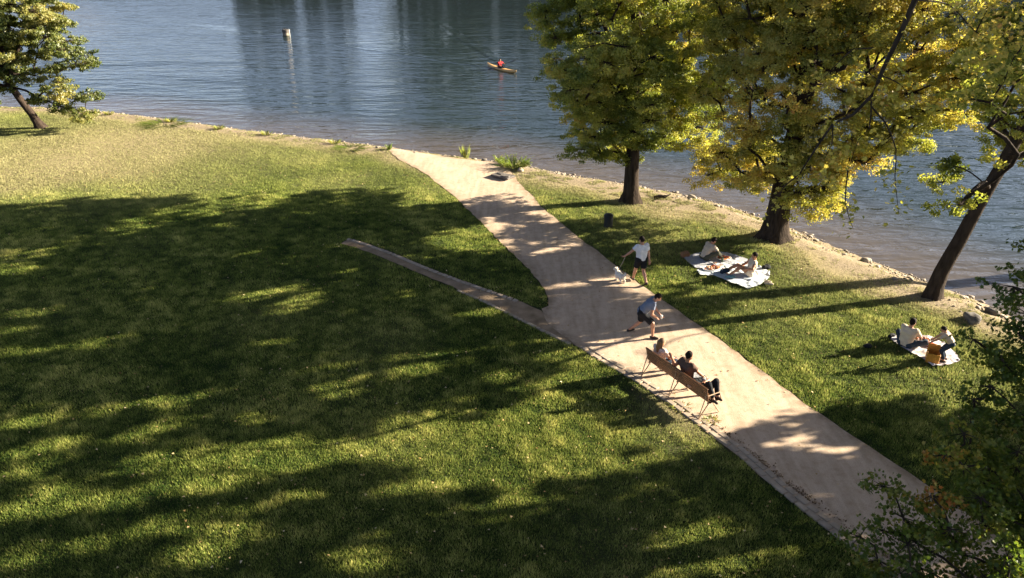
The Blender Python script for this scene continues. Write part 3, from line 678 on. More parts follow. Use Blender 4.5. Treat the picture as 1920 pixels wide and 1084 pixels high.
build_tree('chestnut_tree', 'big golden-leaved tree with a wide flared trunk, behind the larger picnic', t2,
    BL([(1425, 40, 1, 2.0), (1400, 170, .2, 1.5), (1378, 255, 0, .9), (1455, 150, -1, 1.7), (1545, 40, 0, 2.3), (1560, 180, -.6, 1.7), (1660, 50, 0, 2.1), (1715, 120, 0, 1.7), (1650, 200, 0, 1.5), (1465, 275, -.3, 1.2), (1555, 300, -.5, 1.2), (1635, 290, 0, .8), (1700, 250, .5, .8), (1410, 320, 0, .75), (1500, 372, -.6, .65), (1560, 390, -.3, .4), (1775, 190, 0, .9), (1540, -80, 0, 3.0), (1650, -80, 0, 2.6), (1560, -200, 0, 2.8), (1540, 60, 2.6, 2.2), (1780, 60, 0, 1.5), (1417, 295, 2, 1.1), (1345, 300, 2.6, .8)], Y2),
    .42, .92, 1900, .92, .048, 'dia', 'leaf_gold', seed=12, tint=.50, flat=.45, flare=1.8, sub=30, spread=.24, void=1.1, void_f=1.5)
b3 = G(1746, 556); Y3 = b3[1]
t3 = [(b3[0], Y3, -.15), P(1765, 510, Y3), P(1800, 450, Y3), P(1838, 380, Y3), P(1885, 300, Y3), P(1925, 228, Y3), P(1985, 130, Y3), P(2040, 20, Y3), P(2080, -90, Y3)]
build_tree('leaning_tree', 'slender tree leaning right at the water edge, with a bare lower trunk', t3,
    BL([(1765, 340, 2.0, .3), (1805, 295, 2.1, .5), (1838, 245, 2.2, .75), (1888, 210, 2.3, 1.0), (1895, 305, 2.2, .6), (1862, 150, 2.4, .9), (1775, 315, -4, .40), (1815, 262, -4, .5), (1865, 205, -4, .75), (1885, 315, -4, .5), (1800, 368, -3.5, .25), (1900, 150, -4, .9), (2000, 190, 0, 1.9), (2060, 70, 0, 2.4), (1965, 60, 1, 1.8), (2110, -80, 0, 2.8), (2180, 60, 0, 2.4), (2050, -160, 0, 2.4), (2140, 200, 1, 1.8)], Y3),
    .23, .88, 1400, .80, .052, 'dia', 'leaf', seed=13, tint=.44, flare=1.3, sub=20, spread=.22, void=1.3)
# near tree, its trunk stands just outside the right edge
b4 = np.array([11.8, 9.6, -.1])
t4 = [b4, b4 + [0, 0, 1.5], b4 + [-.2, .1, 3], b4 + [-.1, .2, 5], b4 + [.2, .1, 7], b4 + [.1, 0, 9.5], b4 + [0, 0, 12]]
nb = lambda px, py, Y, r_: (*P(px, py, Y), r_)
near_blobs = [nb(1900, 560, 10.2, .55), nb(1880, 640, 10.0, .55), nb(1900, 740, 9.8, .75), nb(1860, 840, 9.4, .75), nb(1790, 930, 9.0, .65), nb(1700, 1010, 8.8, .55), nb(1850, 1000, 8.8, .9), nb(1760, 1070, 8.6, .8), nb(1660, 1075, 8.8, .4), nb(1670, 915, 9.1, .22), nb(1640, 990, 8.9, .22), nb(1610, 1000, 8.8, .14), nb(1740, 860, 9.2, .35), nb(1950, 900, 9.5, 1.1), nb(1990, 700, 10, 1.1), nb(1980, 560, 10.5, .9), nb(1940, 1040, 9.0, .9), nb(1830, 1090, 8.6, .7), nb(1890, 700, 9.9, .4), nb(1780, 980, 9.0, .5), nb(1915, 455, 10.6, .35),
    nb(2150, 500, 10, 1.0), nb(2250, 850, 10, 1.4), nb(2200, 200, 10, 1.4), nb(2300, 0, 10, 1.6)]
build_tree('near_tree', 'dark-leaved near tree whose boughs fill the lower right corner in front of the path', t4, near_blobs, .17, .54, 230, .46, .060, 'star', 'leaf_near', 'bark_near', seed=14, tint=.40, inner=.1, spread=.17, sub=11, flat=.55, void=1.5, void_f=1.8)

# hanging bough of a second near tree, coming down from the top of the frame
b5 = np.array([9.2, 7.0, -.1])
def limb_tree():
    root = thing('tall_near_tree', 'tall near tree of which a long bare bough hangs down from the top right', 'tree', tuple(b5))
    trunk = [b5, b5 + [.1, 0, 3], b5 + [.2, .1, 6], b5 + [.1, .2, 9], b5 + [-.4, .3, 11.5], b5 + [-1.2, .6, 13.2]]
    mb = MB()
    def tb(pts, r0, r1, n=9):
        L = densify3(np.array(pts, float), .15); rr = list(np.linspace(r0, r1, len(L))); mb.tube([tuple(q - b5) for q in L], rr, n)
    tb(trunk, .26, .11, 14)
    Yb = 9.3
    main = [P(1760, -90, 9.0), P(1716, 0, 9.1), P(1690, 60, 9.2), P(1658, 125, Yb), P(1634, 180, Yb), P(1600, 215, Yb), P(1562, 232, Yb), P(1535, 270, Yb), P(1500, 325, Yb)]
    tb([trunk[-1], (P(1760, -90, 9.0) + trunk[-1]) / 2 + [.2, .2, .5]] + main[:1], .08, .042); tb(main, .042, .009)
    twigs = [[P(1632, 185, Yb), P(1646, 150, Yb + .1), P(1610, 128, Yb)], [P(1640, 90, 9.6), P(1600, 92, 9.6), P(1560, 130, 9.6), P(1535, 155, 9.6)], [P(1634, 190, Yb), P(1630, 240, Yb), P(1610, 262, Yb), P(1590, 320, Yb)],
             [P(1562, 232, Yb), P(1560, 270, Yb), P(1545, 300, Yb)], [P(1634, 200, Yb), P(1660, 230, Yb), P(1680, 280, Yb), P(1678, 330, Yb), P(1685, 400, Yb)], [P(1590, 320, Yb), P(1585, 380, Yb), P(1600, 430, Yb)], [P(1650, 140, Yb), P(1690, 160, 9.5), P(1720, 200, 9.5)],
             [P(1716, 0, 9.1), P(1780, 10, 9.4), P(1830, 60, 9.6), P(1880, 80, 9.8), P(1930, 70, 9.8)], [P(1830, 60, 9.6), P(1850, 20, 9.6), P(1880, 0, 9.6)], [P(1500, 325, Yb), P(1470, 350, Yb), P(1440, 400, Yb)], [P(1930, 70, 9.8), P(1900, 110, 9.8), P(1880, 160, 9.8)]]
    for tw in twigs: tb(tw, .011, .003, 6)
    mb.tube([tuple(trunk[-1] - b5), tuple(trunk[-1] - b5 + np.array([2, 1, 1.5])), tuple(trunk[-1] - b5 + np.array([4, 1.5, 1.4]))], [.09, .06, .02])
    mb.build('trunk', M['bark_near'], root)
    cl = []; rs = np.random.default_rng(5)
    for k_, tw in enumerate(twigs + [main]):
        L = densify3(np.array(tw, float), .10); L = L[len(L) // 4:]
        for q in L:
            if rs.random() < (.85 if k_ != len(twigs) else .3): cl.append(q + rs.normal(0, .11, 3) - [0, 0, .07])
    for _ in range(70):
        c = P(rs.uniform(1790, 1960), rs.uniform(-60, 190), rs.uniform(9.4, 10.6)); cl.append(c)
    top = trunk[-1]
    for _ in range(260): cl.append(top + rs.normal(0, 1, 3) * [2.2, 1.8, 1.0] + [3.4, 0, 1.4])
    cl = np.array(cl); k = 11; kk = rs.standard_normal((len(cl), k, 3)); pos = (cl[:, None] + kk * .085).reshape(-1, 3)
    nr = np.array([0, 0, .8]) + rs.standard_normal((len(pos), 3)) * .6; sz = .062 * rs.uniform(.6, 1.2, len(pos))
    LV, LF, kf = leaf_mesh(pos, nr, sz, 'star'); mesh_np('crown', LV - b5, LF, M['leaf_gold'], root, smooth=False, attrs={'tint': np.repeat(np.clip(rs.normal(.55, .13, len(pos)), 0, 1), kf)})
limb_tree()

# tree on the far left
bL = G(78, 240); YL = bL[1]
tL = [(bL[0], YL, -.15), P(60, 215, YL), P(40, 190, YL), P(22, 165, YL), P(5, 120, YL), P(0, 60, YL), P(-10, 0, YL), P(-20, -80, YL)]
build_tree('bank_tree', 'small tree with a left-leaning trunk at the far left edge of the lawn', tL,
    BL([(20, 40, 0, 2.2), (75, 20, 0, 1.6), (120, 105, -.3, 1.4), (60, 100, -.3, 1.5), (-10, 130, -.5, 1.2), (135, 165, -.2, 1.2), (120, 195, -.4, .7), (-40, 100, 0, 2.2), (-70, 20, 0, 2.6), (0, -70, 0, 2.6), (-100, 180, 0, 2.0), (80, 195, -1, .5), (158, 200, -.3, .5)], YL),
    .22, 1.15, 1300, 1.0, .075, 'dia', 'leaf_pale', seed=15, tint=.36, flat=.4, sub=24, spread=.26, void=.8)

# trees of the same row, out of frame to the right: crowns shaped to shade the lawn
def unseen_row_tree(x, y, h, rad, seed, z0=3.0, label='', more=()):
    rs = np.random.default_rng(seed); tr = [(x, y, -.1), (x + .1, y, h * .3), (x, y + .1, h * .6), (x + .1, y, h * .9)]
    bl = []
    for i in range(16):
        a = rs.uniform(0, 6.28); q = rs.uniform(0, .62) * rad; z = rs.uniform(z0 + 1, h - 1); bl.append((x + q * math.cos(a), y + q * math.sin(a), z, rad * rs.uniform(.28, .5)))
    bl += list(more)
    build_tree('unseen_row_tree', label, tr, bl, .38, 1.0, 620, .85, .12, 'dia', 'leaf', seed=seed, tint=.4, twigs=False, spread=.32, void=1.8, sub=16)
unseen_row_tree(20.5, 14.3, 13, 3.9, 21, 1.6, more=[(20.5, 17.8, 9.8, 1.6), (21.5, 18.6, 11.5, 1.6), (19, 17.2, 8.8, 1.2), (20, 16.6, 4.2, 1.2), (20.5, 15.6, 3.2, 1.3), (22, 16.5, 6, 1.5)], label='bank tree right of the near tree, outside the view')
unseen_row_tree(28.5, 26.2, 15.5, 3.0, 25, 9.0, label='unseen tall tree beyond the leaning tree, added to shade the lawn')  # added out of view to shade the middle of the lawn

# far bank: the trees stand above the frame and show in the water
proto = None
def far_tree_mesh(seed, h):
    rs = np.random.default_rng(seed); n = 2600; cs = rs.uniform(-1, 1, (24, 3)) * [3.6, 3.0, h * .42] + [0, 0, h * .50]; cr = rs.uniform(1.5, 2.8, 24)
    i = rs.integers(0, 24, n); d = rs.standard_normal((n, 3)); d /= np.linalg.norm(d, axis=1)[:, None]; pos = cs[i] + d * cr[i][:, None] * rs.uniform(.6, 1, (n, 1))
    return pos, d + [0, 0, .6], .5 * rs.uniform(.7, 1.3, n), rs.random(n) * .6 + .2
protos = []
for k, h in enumerate((15, 19, 12)):
    root = thing('far_bank_tree', 'dark tree on the opposite bank, seen only as a reflection in the river', 'tree', (0, 170, .8), 0, 'trees on the opposite bank')
    pos, nr, sz, t = far_tree_mesh(40 + k, h); LV, LF, kf = leaf_mesh(pos, nr, sz, 'dia')
    mb = MB(); mb.tube([(0, 0, -.3), (.1, 0, h * .3), (0, .1, h * .7)], [.4, .3, .1], 10); mb.build('trunk', M['bark'], root)
    mesh_np('crown', LV, LF, M['leaf_far'], root, smooth=False, attrs={'tint': np.repeat(t, kf)}); protos.append(root)
spots = []
rs = np.random.default_rng(3)
for px in list(range(-500, 60, 75)) + list(range(430, 640, 48)) + list(range(765, 2900, 38)):
    x = (px - 960) / FPX * (180 * ct + 4.5); spots.append((x + rs.uniform(-1.5, 1.5), rs.uniform(180, 192), int(rs.integers(0, 3)) if px > 700 else 2, rs.uniform(.85, 1.25) * (1.55 if px > 760 else .85)))
used = set()
for x, y, k, s_ in spots:
    src = protos[k]
    if k in used:
        r_ = src.copy(); COL.objects.link(r_)
        for ch in [c for c in src.children]:
            c = ch.copy(); COL.objects.link(c); c.parent = r_
    else: r_ = src; used.add(k)
    r_.location = (x, y, .8); r_.rotation_euler = (0, 0, random.uniform(0, 6.28)); r_.scale = (s_, s_, s_)

# ------------------------------------------------------------------ bank plants
def tuft(name, label, px, py, h, rad, n, mat='shrub', leafy=False, cat='plant', tint=.6):
    g = G(px, py); z = gz(g[0], g[1]); root = thing(name, label, cat, (g[0], g[1], z)); rs = np.random.default_rng(int(px))
    a = rs.uniform(0, 6.28, n); r_ = np.sqrt(rs.random(n)) * rad * .5; ln = rs.uniform(.3, 1, n) * rad * .8; hh = h * rs.uniform(.5, 1.1, n)
    b = np.column_stack([r_ * np.cos(a), r_ * np.sin(a), np.full(n, -.01)]); tip = np.column_stack([(r_ + ln) * np.cos(a), (r_ + ln) * np.sin(a), hh]); sdv = np.column_stack([-np.sin(a), np.cos(a), 0 * a]) * .012
    mid = (b + tip) / 2 + [0, 0, .12 * h]
    V = np.stack([b - sdv, b + sdv, mid + sdv, tip, mid - sdv], 1).reshape(-1, 3); F = np.arange(n * 5).reshape(-1, 5)
    t = np.clip(rs.normal(tint, .15, n), 0, 1)
    mesh_np('blades' if not leafy else 'stems', V, F, M[mat], root, smooth=False, attrs={'tint': np.repeat(t, 5)})
    if leafy:
        k = 14; pos = (b[:, None] + (tip - b)[:, None] * rs.uniform(.3, 1.05, (n, k, 1)) + rs.normal(0, .03, (n, k, 3))).reshape(-1, 3)
        LV, LF, kf = leaf_mesh(pos, rs.standard_normal((len(pos), 3)) * .5 + [0, 0, 1], .035 * rs.uniform(.6, 1.4, len(pos)), 'dia'); mesh_np('leaves', LV, LF, M[mat], root, smooth=False, attrs={'tint': np.repeat(np.clip(rs.normal(tint, .2, len(pos)), 0, 1), kf)})
    return root
tuft('reed_clump', 'tall pale reed clump at the water edge by the mouth of the path', 873, 290, .75, .32, 60, tint=.75)
tuft('reed_clump', 'low thin reed clump left of the leafy bush at the water edge', 936, 300, .40, .30, 40, tint=.75)
tuft('leafy_bush', 'low green leafy bush spreading beside the flat stone slab', 962, 312, .42, .95, 120, leafy=True, cat='bush', tint=.55)
tuft('reed_clump', 'small green weed at the lawn end beside the sand', 730, 281, .36, .22, 40, tint=.45)
for i, (px, py) in enumerate([(205, 212), (322, 226), (410, 239), (500, 250), (628, 266)]):
    tuft('bank_weed', ['pale weed under the left tree at the water edge', 'dry weed on the bank, second from the left tree', 'dry weed halfway along the left bank', 'dry weed on the bank left of the green patch', 'small weed nearest the sandy path mouth'][i], px, py + 3, .26, .4, 50, tint=.85)
tuft('grass_patch', 'longer green grass patch near the left bank', 310, 232, .10, 1.8, 220, tint=.45, cat='grass patch')
tuft('grass_patch', 'longer green grass patch by the sand left of the path mouth', 655, 279, .10, 1.1, 160, tint=.45, cat='grass patch')

# ------------------------------------------------------------------ bodies: signed distance fields meshed by surface nets
def _n(v): v = np.asarray(v, float); return v / (np.linalg.norm(v) + 1e-12)
class Body:
    def __init__(s): s.p = []
    def cone(s, a, b, ra, rb, k=.02, clip=None):
        s.p.append(('c', np.asarray(a, float), np.asarray(b, float), ra, rb, k, clip)); return s
    def ell(s, c, r_, Rm=None, k=.02, clip=None):
        s.p.append(('e', np.asarray(c, float), np.asarray(r_, float), np.eye(3) if Rm is None else Rm, 0, k, clip)); return s
    def mesh(s, vox=.010, jit=0.0):
        lo = np.full(3, 1e9); hi = -lo
        for q in s.p:
            if q[0] == 'c': r_ = max(q[3], q[4]); a, b = q[1], q[2]; l, h = np.minimum(a, b) - r_, np.maximum(a, b) + r_
            else: r_ = q[2].max(); l, h = q[1] - r_, q[1] + r_
            lo = np.minimum(lo, l); hi = np.maximum(hi, h)
        lo -= .03; hi += .03; n = np.ceil((hi - lo) / vox).astype(int) + 1
        D = np.full(n, .06, np.float32); ax = [lo[i] + vox * np.arange(n[i]) for i in range(3)]
        for q in s.p:
            if q[0] == 'c': r_ = max(q[3], q[4]); l, h = np.minimum(q[1], q[2]) - r_ - .06, np.maximum(q[1], q[2]) + r_ + .06
            else: r_ = q[2].max(); l, h = q[1] - r_ - .06, q[1] + r_ + .06
            i0 = np.clip(((l - lo) / vox).astype(int), 0, n - 1); i1 = np.clip(((h - lo) / vox).astype(int) + 2, 1, n)
            X, Y, Z = np.meshgrid(ax[0][i0[0]:i1[0]], ax[1][i0[1]:i1[1]], ax[2][i0[2]:i1[2]], indexing='ij'); p = np.stack([X, Y, Z], -1)
            if q[0] == 'c':
                ab = q[2] - q[1]; L2 = ab @ ab + 1e-12; t = np.clip(((p - q[1]) @ ab) / L2, 0, 1); d = np.linalg.norm(p - q[1] - t[..., None] * ab, axis=-1) - (q[3] + (q[4] - q[3]) * t)
            else:
                u = (p - q[1]) @ q[3].T; m_ = np.linalg.norm(u / q[2], axis=-1); d = (m_ - 1) * q[2].min() * np.clip(np.linalg.norm(u, axis=-1) / (m_ * q[2].min() + 1e-9), 1, 1.6)
            if q[6] is not None:
                for (c0, nn) in q[6]: d = np.maximum(d, (p - c0) @ nn)
            sub = D[i0[0]:i1[0], i0[1]:i1[1], i0[2]:i1[2]]; k = q[5]; h_ = np.maximum(k - np.abs(sub - d), 0) / k
            sub[...] = np.minimum(sub, d) - h_ * h_ * k * .25
        return surface_nets(D, lo, vox)
def surface_nets(D, lo, vox):
    S = D < 0; nx, ny, nz = D.shape; acc = np.zeros((nx - 1, ny - 1, nz - 1, 3), np.float32); cnt = np.zeros((nx - 1, ny - 1, nz - 1), np.float32)
    for ax in range(3):
        o = [a for a in range(3) if a != ax]
        for u in (0, 1):
            for v in (0, 1):
                sl = [slice(None)] * 3; off = [0, 0, 0]; off[o[0]] = u; off[o[1]] = v
                A = tuple(slice(off[i], D.shape[i] - 1 + off[i]) for i in range(3)); off2 = list(off); off2[ax] = 1
                B = tuple(slice(off2[i], D.shape[i] - 1 + off2[i]) for i in range(3))
                a, b = D[A], D[B]; cr = (a < 0) != (b < 0); t = np.where(cr, a / np.where(cr, a - b, 1), 0)
                P_ = np.zeros(acc.shape, np.float32); P_[..., o[0]] = u; P_[..., o[1]] = v; P_[..., ax] = t
                acc += P_ * cr[..., None]; cnt += cr
    act = cnt > 0; idx = np.full(cnt.shape, -1, int); idx[act] = np.arange(act.sum())
    c = np.argwhere(act); V = lo + (c + acc[act] / cnt[act][:, None]) * vox; F = []
    for ax in range(3):
        o = [(ax + 1) % 3, (ax + 2) % 3]; A = [slice(1, -1)] * 3; A[ax] = slice(0, -1); B = list(A); B[ax] = slice(1, None)
        a, b = S[tuple(A)], S[tuple(B)]; e = np.argwhere(a != b); off = np.ones(3, int); off[ax] = 0; e = e + off; fl = S[e[:, 0], e[:, 1], e[:, 2]]
        def I(du, dv): q = e.copy(); q[:, o[0]] -= du; q[:, o[1]] -= dv; return idx[q[:, 0], q[:, 1], q[:, 2]]
        f = np.stack([I(1, 1), I(0, 1), I(0, 0), I(1, 0)], 1); f[~fl] = f[~fl][:, ::-1]; F.append(f)
    F = np.concatenate(F); F = F[(F >= 0).all(1)]
    # relax once for smoothness
    for _ in range(1):
        sm = np.zeros_like(V); c_ = np.zeros(len(V))
        for i in range(4): np.add.at(sm, F[:, i], V[F[:, (i + 1) % 4]]); np.add.at(c_, F[:, i], 1); np.add.at(sm, F[:, i], V[F[:, (i + 3) % 4]]); np.add.at(c_, F[:, i], 1)
        V = V * .6 + .4 * sm / np.maximum(c_, 1)[:, None]
    return V, F
def ik(a, b, l1, l2, pole):
    a, b, pole = map(lambda q: np.asarray(q, float), (a, b, pole)); d = np.linalg.norm(b - a); D_ = min(d, (l1 + l2) * .999); u = _n(b - a); b = a + u * D_
    x = (l1 * l1 - l2 * l2 + D_ * D_) / (2 * D_); h = math.sqrt(max(l1 * l1 - x * x, 0)); p = pole - u * (pole @ u); return a + u * x + _n(p) * h, b

def person(label, pos, yaw, pelvis, neck, look, hands, epole, feet, kpole, top='white_shirt', sleeve=.55, bottom='black', leg=.9, shoe='shoe', skin='skin', hair='hair_dark', long_hair=False, scale=1.0, toes=None, lean_side=(1, 0, 0), curl=.5, hood=False, top_skin=False, group=None, arm_long=False):
    """local frame: x = person's right, y = forward, z = up; every pose point in metres in that frame"""
    root = thing('person', label, 'person', pos, yaw, group); root.scale = (scale,) * 3
    pelvis, neck, look = map(lambda q: np.asarray(q, float), (pelvis, neck, look)); look = _n(look)
    up = _n(neck - pelvis); rt = _n(np.asarray(lean_side, float) - up * (up @ np.asarray(lean_side, float))); fw = np.cross(up, rt)
    B = Body(); chest = neck - up * .17; waist = pelvis + up * .17; sh = [neck - up * .045 + rt * s * .175 for s in (-1, 1)]; hp = [pelvis + rt * s * .095 for s in (-1, 1)]
    tors = []
    for s in (-1, 1):
        tors += [(pelvis + rt * s * .075, waist + rt * s * .062, .112, .098), (waist + rt * s * .062, chest + rt * s * .085, .098, .108), (chest + rt * s * .085, neck - up * .07 + rt * s * .115, .108, .066)]
    tors.append((chest + fw * .015, neck - up * .05, .11, .07))
    for a, b, ra, rb in tors: B.cone(a, b, ra, rb, .05)
    hc = neck + up * .10 + look * .035 + np.array([0, 0, .065]); hu = _n(np.array([0, 0, 1.]) - look * look[2] + up * .35); hu = _n(hu - look * (hu @ look)); hr = np.cross(look, hu); Rm = np.stack([hr, look, hu])
    B.cone(neck - up * .04, hc - hu * .04 - look * .02, .058, .052, .03)
    B.ell(hc, (.075, .092, .108), Rm, .02); B.ell(hc - hu * .055 + look * .028, (.055, .062, .062), Rm, .03)
    B.cone(hc + look * .088 - hu * .005, hc + look * .108 - hu * .032, .009, .014, .012)
    for s in (-1, 1): B.ell(hc + hr * s * .076 - look * .008 - hu * .01, (.010, .020, .032), Rm, .006)
    for s in (-1, 1): B.ell(hc + hr * s * .03 + look * .080 + hu * .022, (.016, .01, .008), Rm, .01)
    el = []; wr = []
    for i, s in enumerate((-1, 1)):
        e, w = ik(sh[i], hands[i], .285, .255, epole[i]); el.append(e); wr.append(w)
        B.cone(sh[i], sh[i] + (e - sh[i]) * .5, .058, .048, .035).cone(sh[i] + (e - sh[i]) * .5, e, .048, .040, .03).cone(e, e + (w - e) * .35, .041, .040, .02).cone(e + (w - e) * .35, w, .040, .026, .02)
        d = _n(w - e); pn = _n(np.cross(d, rt) + .001); pn = _n(pn - d * (pn @ d)); sd_ = np.cross(d, pn) * -s
        B.cone(w, w + d * .05 + sd_ * .015, .026, .021, .015); B.cone(w + d * .03 + sd_ * .018, w + d * .085 + sd_ * .024, .021, .017, .012); B.cone(w + d * .03 - sd_ * .016, w + d * .080 - sd_ * .022, .021, .016, .012)
        for j, (o_, ln) in enumerate(((.030, .040), (.010, .046), (-.010, .043), (-.029, .034))):
            a0 = w + d * .085 + sd_ * o_; c1 = _n(d - pn * curl * .6); c2 = _n(d - pn * (curl * 1.5 + .1 * j)); m_ = a0 + c1 * ln; B.cone(a0 - d * .01, m_, .0100, .0090, .006).cone(m_, m_ + c2 * ln * .85, .0090, .0075, .004)
        t0 = w + d * .025 + sd_ * .03; t1 = t0 + _n(d * .6 + sd_ * .8 - pn * .2) * .04; B.cone(t0, t1, .013, .011, .01).cone(t1, t1 + _n(d + sd_ * .2 - pn * curl * .6) * .032, .011, .009, .004)
    kn = []; an = []
    for i in range(2):
        k_, a_ = ik(hp[i], feet[i], .43, .42, kpole[i]); kn.append(k_); an.append(a_); m_ = hp[i] + (k_ - hp[i]) * .45
        B.cone(hp[i], m_, .088, .076, .04).cone(m_, k_, .076, .054, .03).cone(k_, k_ + (a_ - k_) * .32, .053, .056, .02).cone(k_ + (a_ - k_) * .32, a_, .056, .035, .02)
        td = _n(toes[i]) if toes is not None else _n(np.array([0, 1, -.15])); hl = a_ - td * .045 - np.array([0, 0, .035]); tp = a_ + td * .15 - np.array([0, 0, .045 * abs(td[1] if abs(td[2]) < .6 else .3)])
        B.cone(hl, a_ + td * .03 - np.array([0, 0, .03]), .030, .034, .02).cone(a_ + td * .03 - np.array([0, 0, .03]), tp, .034, .022, .02)
        if shoe:
            S = Body(); S.cone(hl, a_ + td * .03 - np.array([0, 0, .033]), .041, .044, .02).cone(a_ + td * .03 - np.array([0, 0, .033]), tp, .044, .033, .02); V, F = S.mesh(.012); mesh_np('shoe', V, F, M[shoe], root)
    V, F = B.mesh(.0085); fc = V[F].mean(1); u = (fc - hc) @ Rm.T; mi = np.zeros(len(F), int)
    mi[(np.abs(u[:, 0]) < .024) & (u[:, 1] > .05) & (np.abs(u[:, 2] + .055) < .008)] = 1
    mi[(np.abs(np.abs(u[:, 0]) - .03) < .013) & (u[:, 1] > .05) & (np.abs(u[:, 2] - .006) < .007)] = 2
    mesh_np('body', V, F, [M[skin], M['lip'], M['eye']], root, mat_idx=mi)
    g = .014
    if top:
        T_ = Body(); cl = [(pelvis - up * .06, -up), (neck - up * .005, up)]
        for a, b, ra, rb in tors: T_.cone(a - (up * .03 if a is pelvis else 0), b, ra + g, rb + g, .05, cl)
        for i in range(2):
            e = sh[i] + (el[i] - sh[i]) * min(sleeve, 1); d = _n(el[i] - sh[i]); T_.cone(sh[i], el[i], .058 + g + .006, .044 + g, .05, [(e, d)] if sleeve < 1 else None)
            if sleeve >= 1: d2 = _n(wr[i] - el[i]); T_.cone(el[i], wr[i], .041 + g, .030 + g, .03, [(el[i] + (wr[i] - el[i]) * (sleeve - 1), d2)])
        V, F = T_.mesh(.011); V = V + .004 * np.sin(V * 46 + 2 * np.sin(V[:, [1, 2, 0]] * 23)); mesh_np('shirt' if sleeve < 1 else 'pullover', V, F, M[top], root)
    if bottom:
        T_ = Body(); T_.cone(hp[0], hp[1], .112, .112, .05, [(pelvis + up * .11, up)])
        for i in range(2): T_.cone(pelvis + rt * (i * 2 - 1) * .06 + up * .08, hp[i], .105, .10, .05, [(pelvis + up * .11, up)])
        for i in range(2):
            d = _n(kn[i] - hp[i]); cp = [(hp[i] + (kn[i] - hp[i]) * leg, d)] if leg < 1 else None; T_.cone(hp[i], kn[i], .088 + g + .006, .060 + g + (.022 if leg < 1 else 0), .04, cp)
            if leg >= 1: d2 = _n(an[i] - kn[i]); T_.cone(kn[i], an[i], .060 + g, .045 + g, .03, [(kn[i] + (an[i] - kn[i]) * (leg - 1), d2)])
        V, F = T_.mesh(.011); V = V + .003 * np.sin(V * 52 + 2 * np.sin(V[:, [1, 2, 0]] * 21)); mesh_np('shorts' if leg < 1 else 'trousers', V, F, M[bottom], root)
    if hair:
        H = Body(); H.ell(hc + hu * .012 - look * .012, (.084, .100, .112), Rm, .02, [(hc + look * .05 + hu * .03, _n(look - hu * .75)), (hc - hu * .10, -hu)])
        if long_hair:
            bk = hc - look * .06; H.cone(bk, bk - hu * .16 - look * .02, .075, .065, .03); H.cone(bk - hu * .12, bk - hu * .27 - look * .02 + hr * .02, .068, .045, .03)
            for s in (-1, 1): H.cone(hc + hr * s * .06 - look * .02, hc + hr * s * .075 - hu * .2 - look * .01, .035, .025, .03)
        V, F = H.mesh(.009); rs = np.random.default_rng(len(label)); V = V + .004 * np.sin(V @ np.array([[90, 20, 5], [10, 80, 15], [5, 12, 30]]).T + 1); mesh_np('hair', V, F, M[hair], root)
    root['_w'] = 0; del root['_w']
    Mw = Matrix.Translation(pos) @ Matrix.Rotation(yaw, 4, 'Z') @ Matrix.Scale(scale, 4)
    return root, dict(wr=[Mw @ Vector(q) for q in wr], an=[Mw @ Vector(q) for q in an], hc=Mw @ Vector(hc))

def at(px, py, z=None):
    g = G(px, py); return (float(g[0]), float(g[1]), gz(g[0], g[1]) + .02 if z is None else z)
# standing man walking away with the dog
ps = at(1199, 533)
yaw_w = R(20)
wk_, wj = person('man in white t-shirt and black shorts walking away up the path with a dog', ps, yaw_w, (0, 0, .90), (0, .03, 1.40), (-.25, 1, -.35),
    [(-.46, .26, .98), (.24, -.12, .80)], [(-1, -.5, -.6), (1, -.9, .1)], [(-.09, .30, .09), (.10, -.26, .13)], [(0, 1, .1), (0, 1, .2)],
    top='white_shirt', bottom='black', leg=.78, toes=[(0, 1, -.1), (0, .75, -.55)], curl=.9)
# crouching man throwing / stepping
ps = at(1203, 631)
person('man in blue-grey t-shirt and black shorts bending forward mid-stride on the path', ps, R(-98), (0, -.06, .77), (.02, .27, 1.15), (.1, .75, -.65),
    [(-.02, .46, .70), (.14, .36, .68)], [(-1, -.7, -.2), (1, -.8, -.2)], [(-.16, -.36, .09), (.16, .30, .08)], [(-.3, 1, .3), (.3, 1, .1)],
    top='blue_shirt', bottom='black', leg=.92, toes=[(-.5, .85, 0), (.25, .97, 0)], curl=1.0)
jp = Matrix.Translation(ps) @ Matrix.Rotation(R(-98), 4, 'Z') @ Vector((.06, .50, .66)); cupo = thing('paper_cup', 'white paper cup in the hands of the man bending forward', 'cup', jp)
MB().lathe([(.028, -.05), (.04, .05), (.034, .05), (.024, -.04)], n=16).build('cup', M['white_plastic'], cupo); MB().lathe([(.043, .05), (.043, .058), (.03, .064)], n=16).build('lid', M['white_plastic'], cupo)
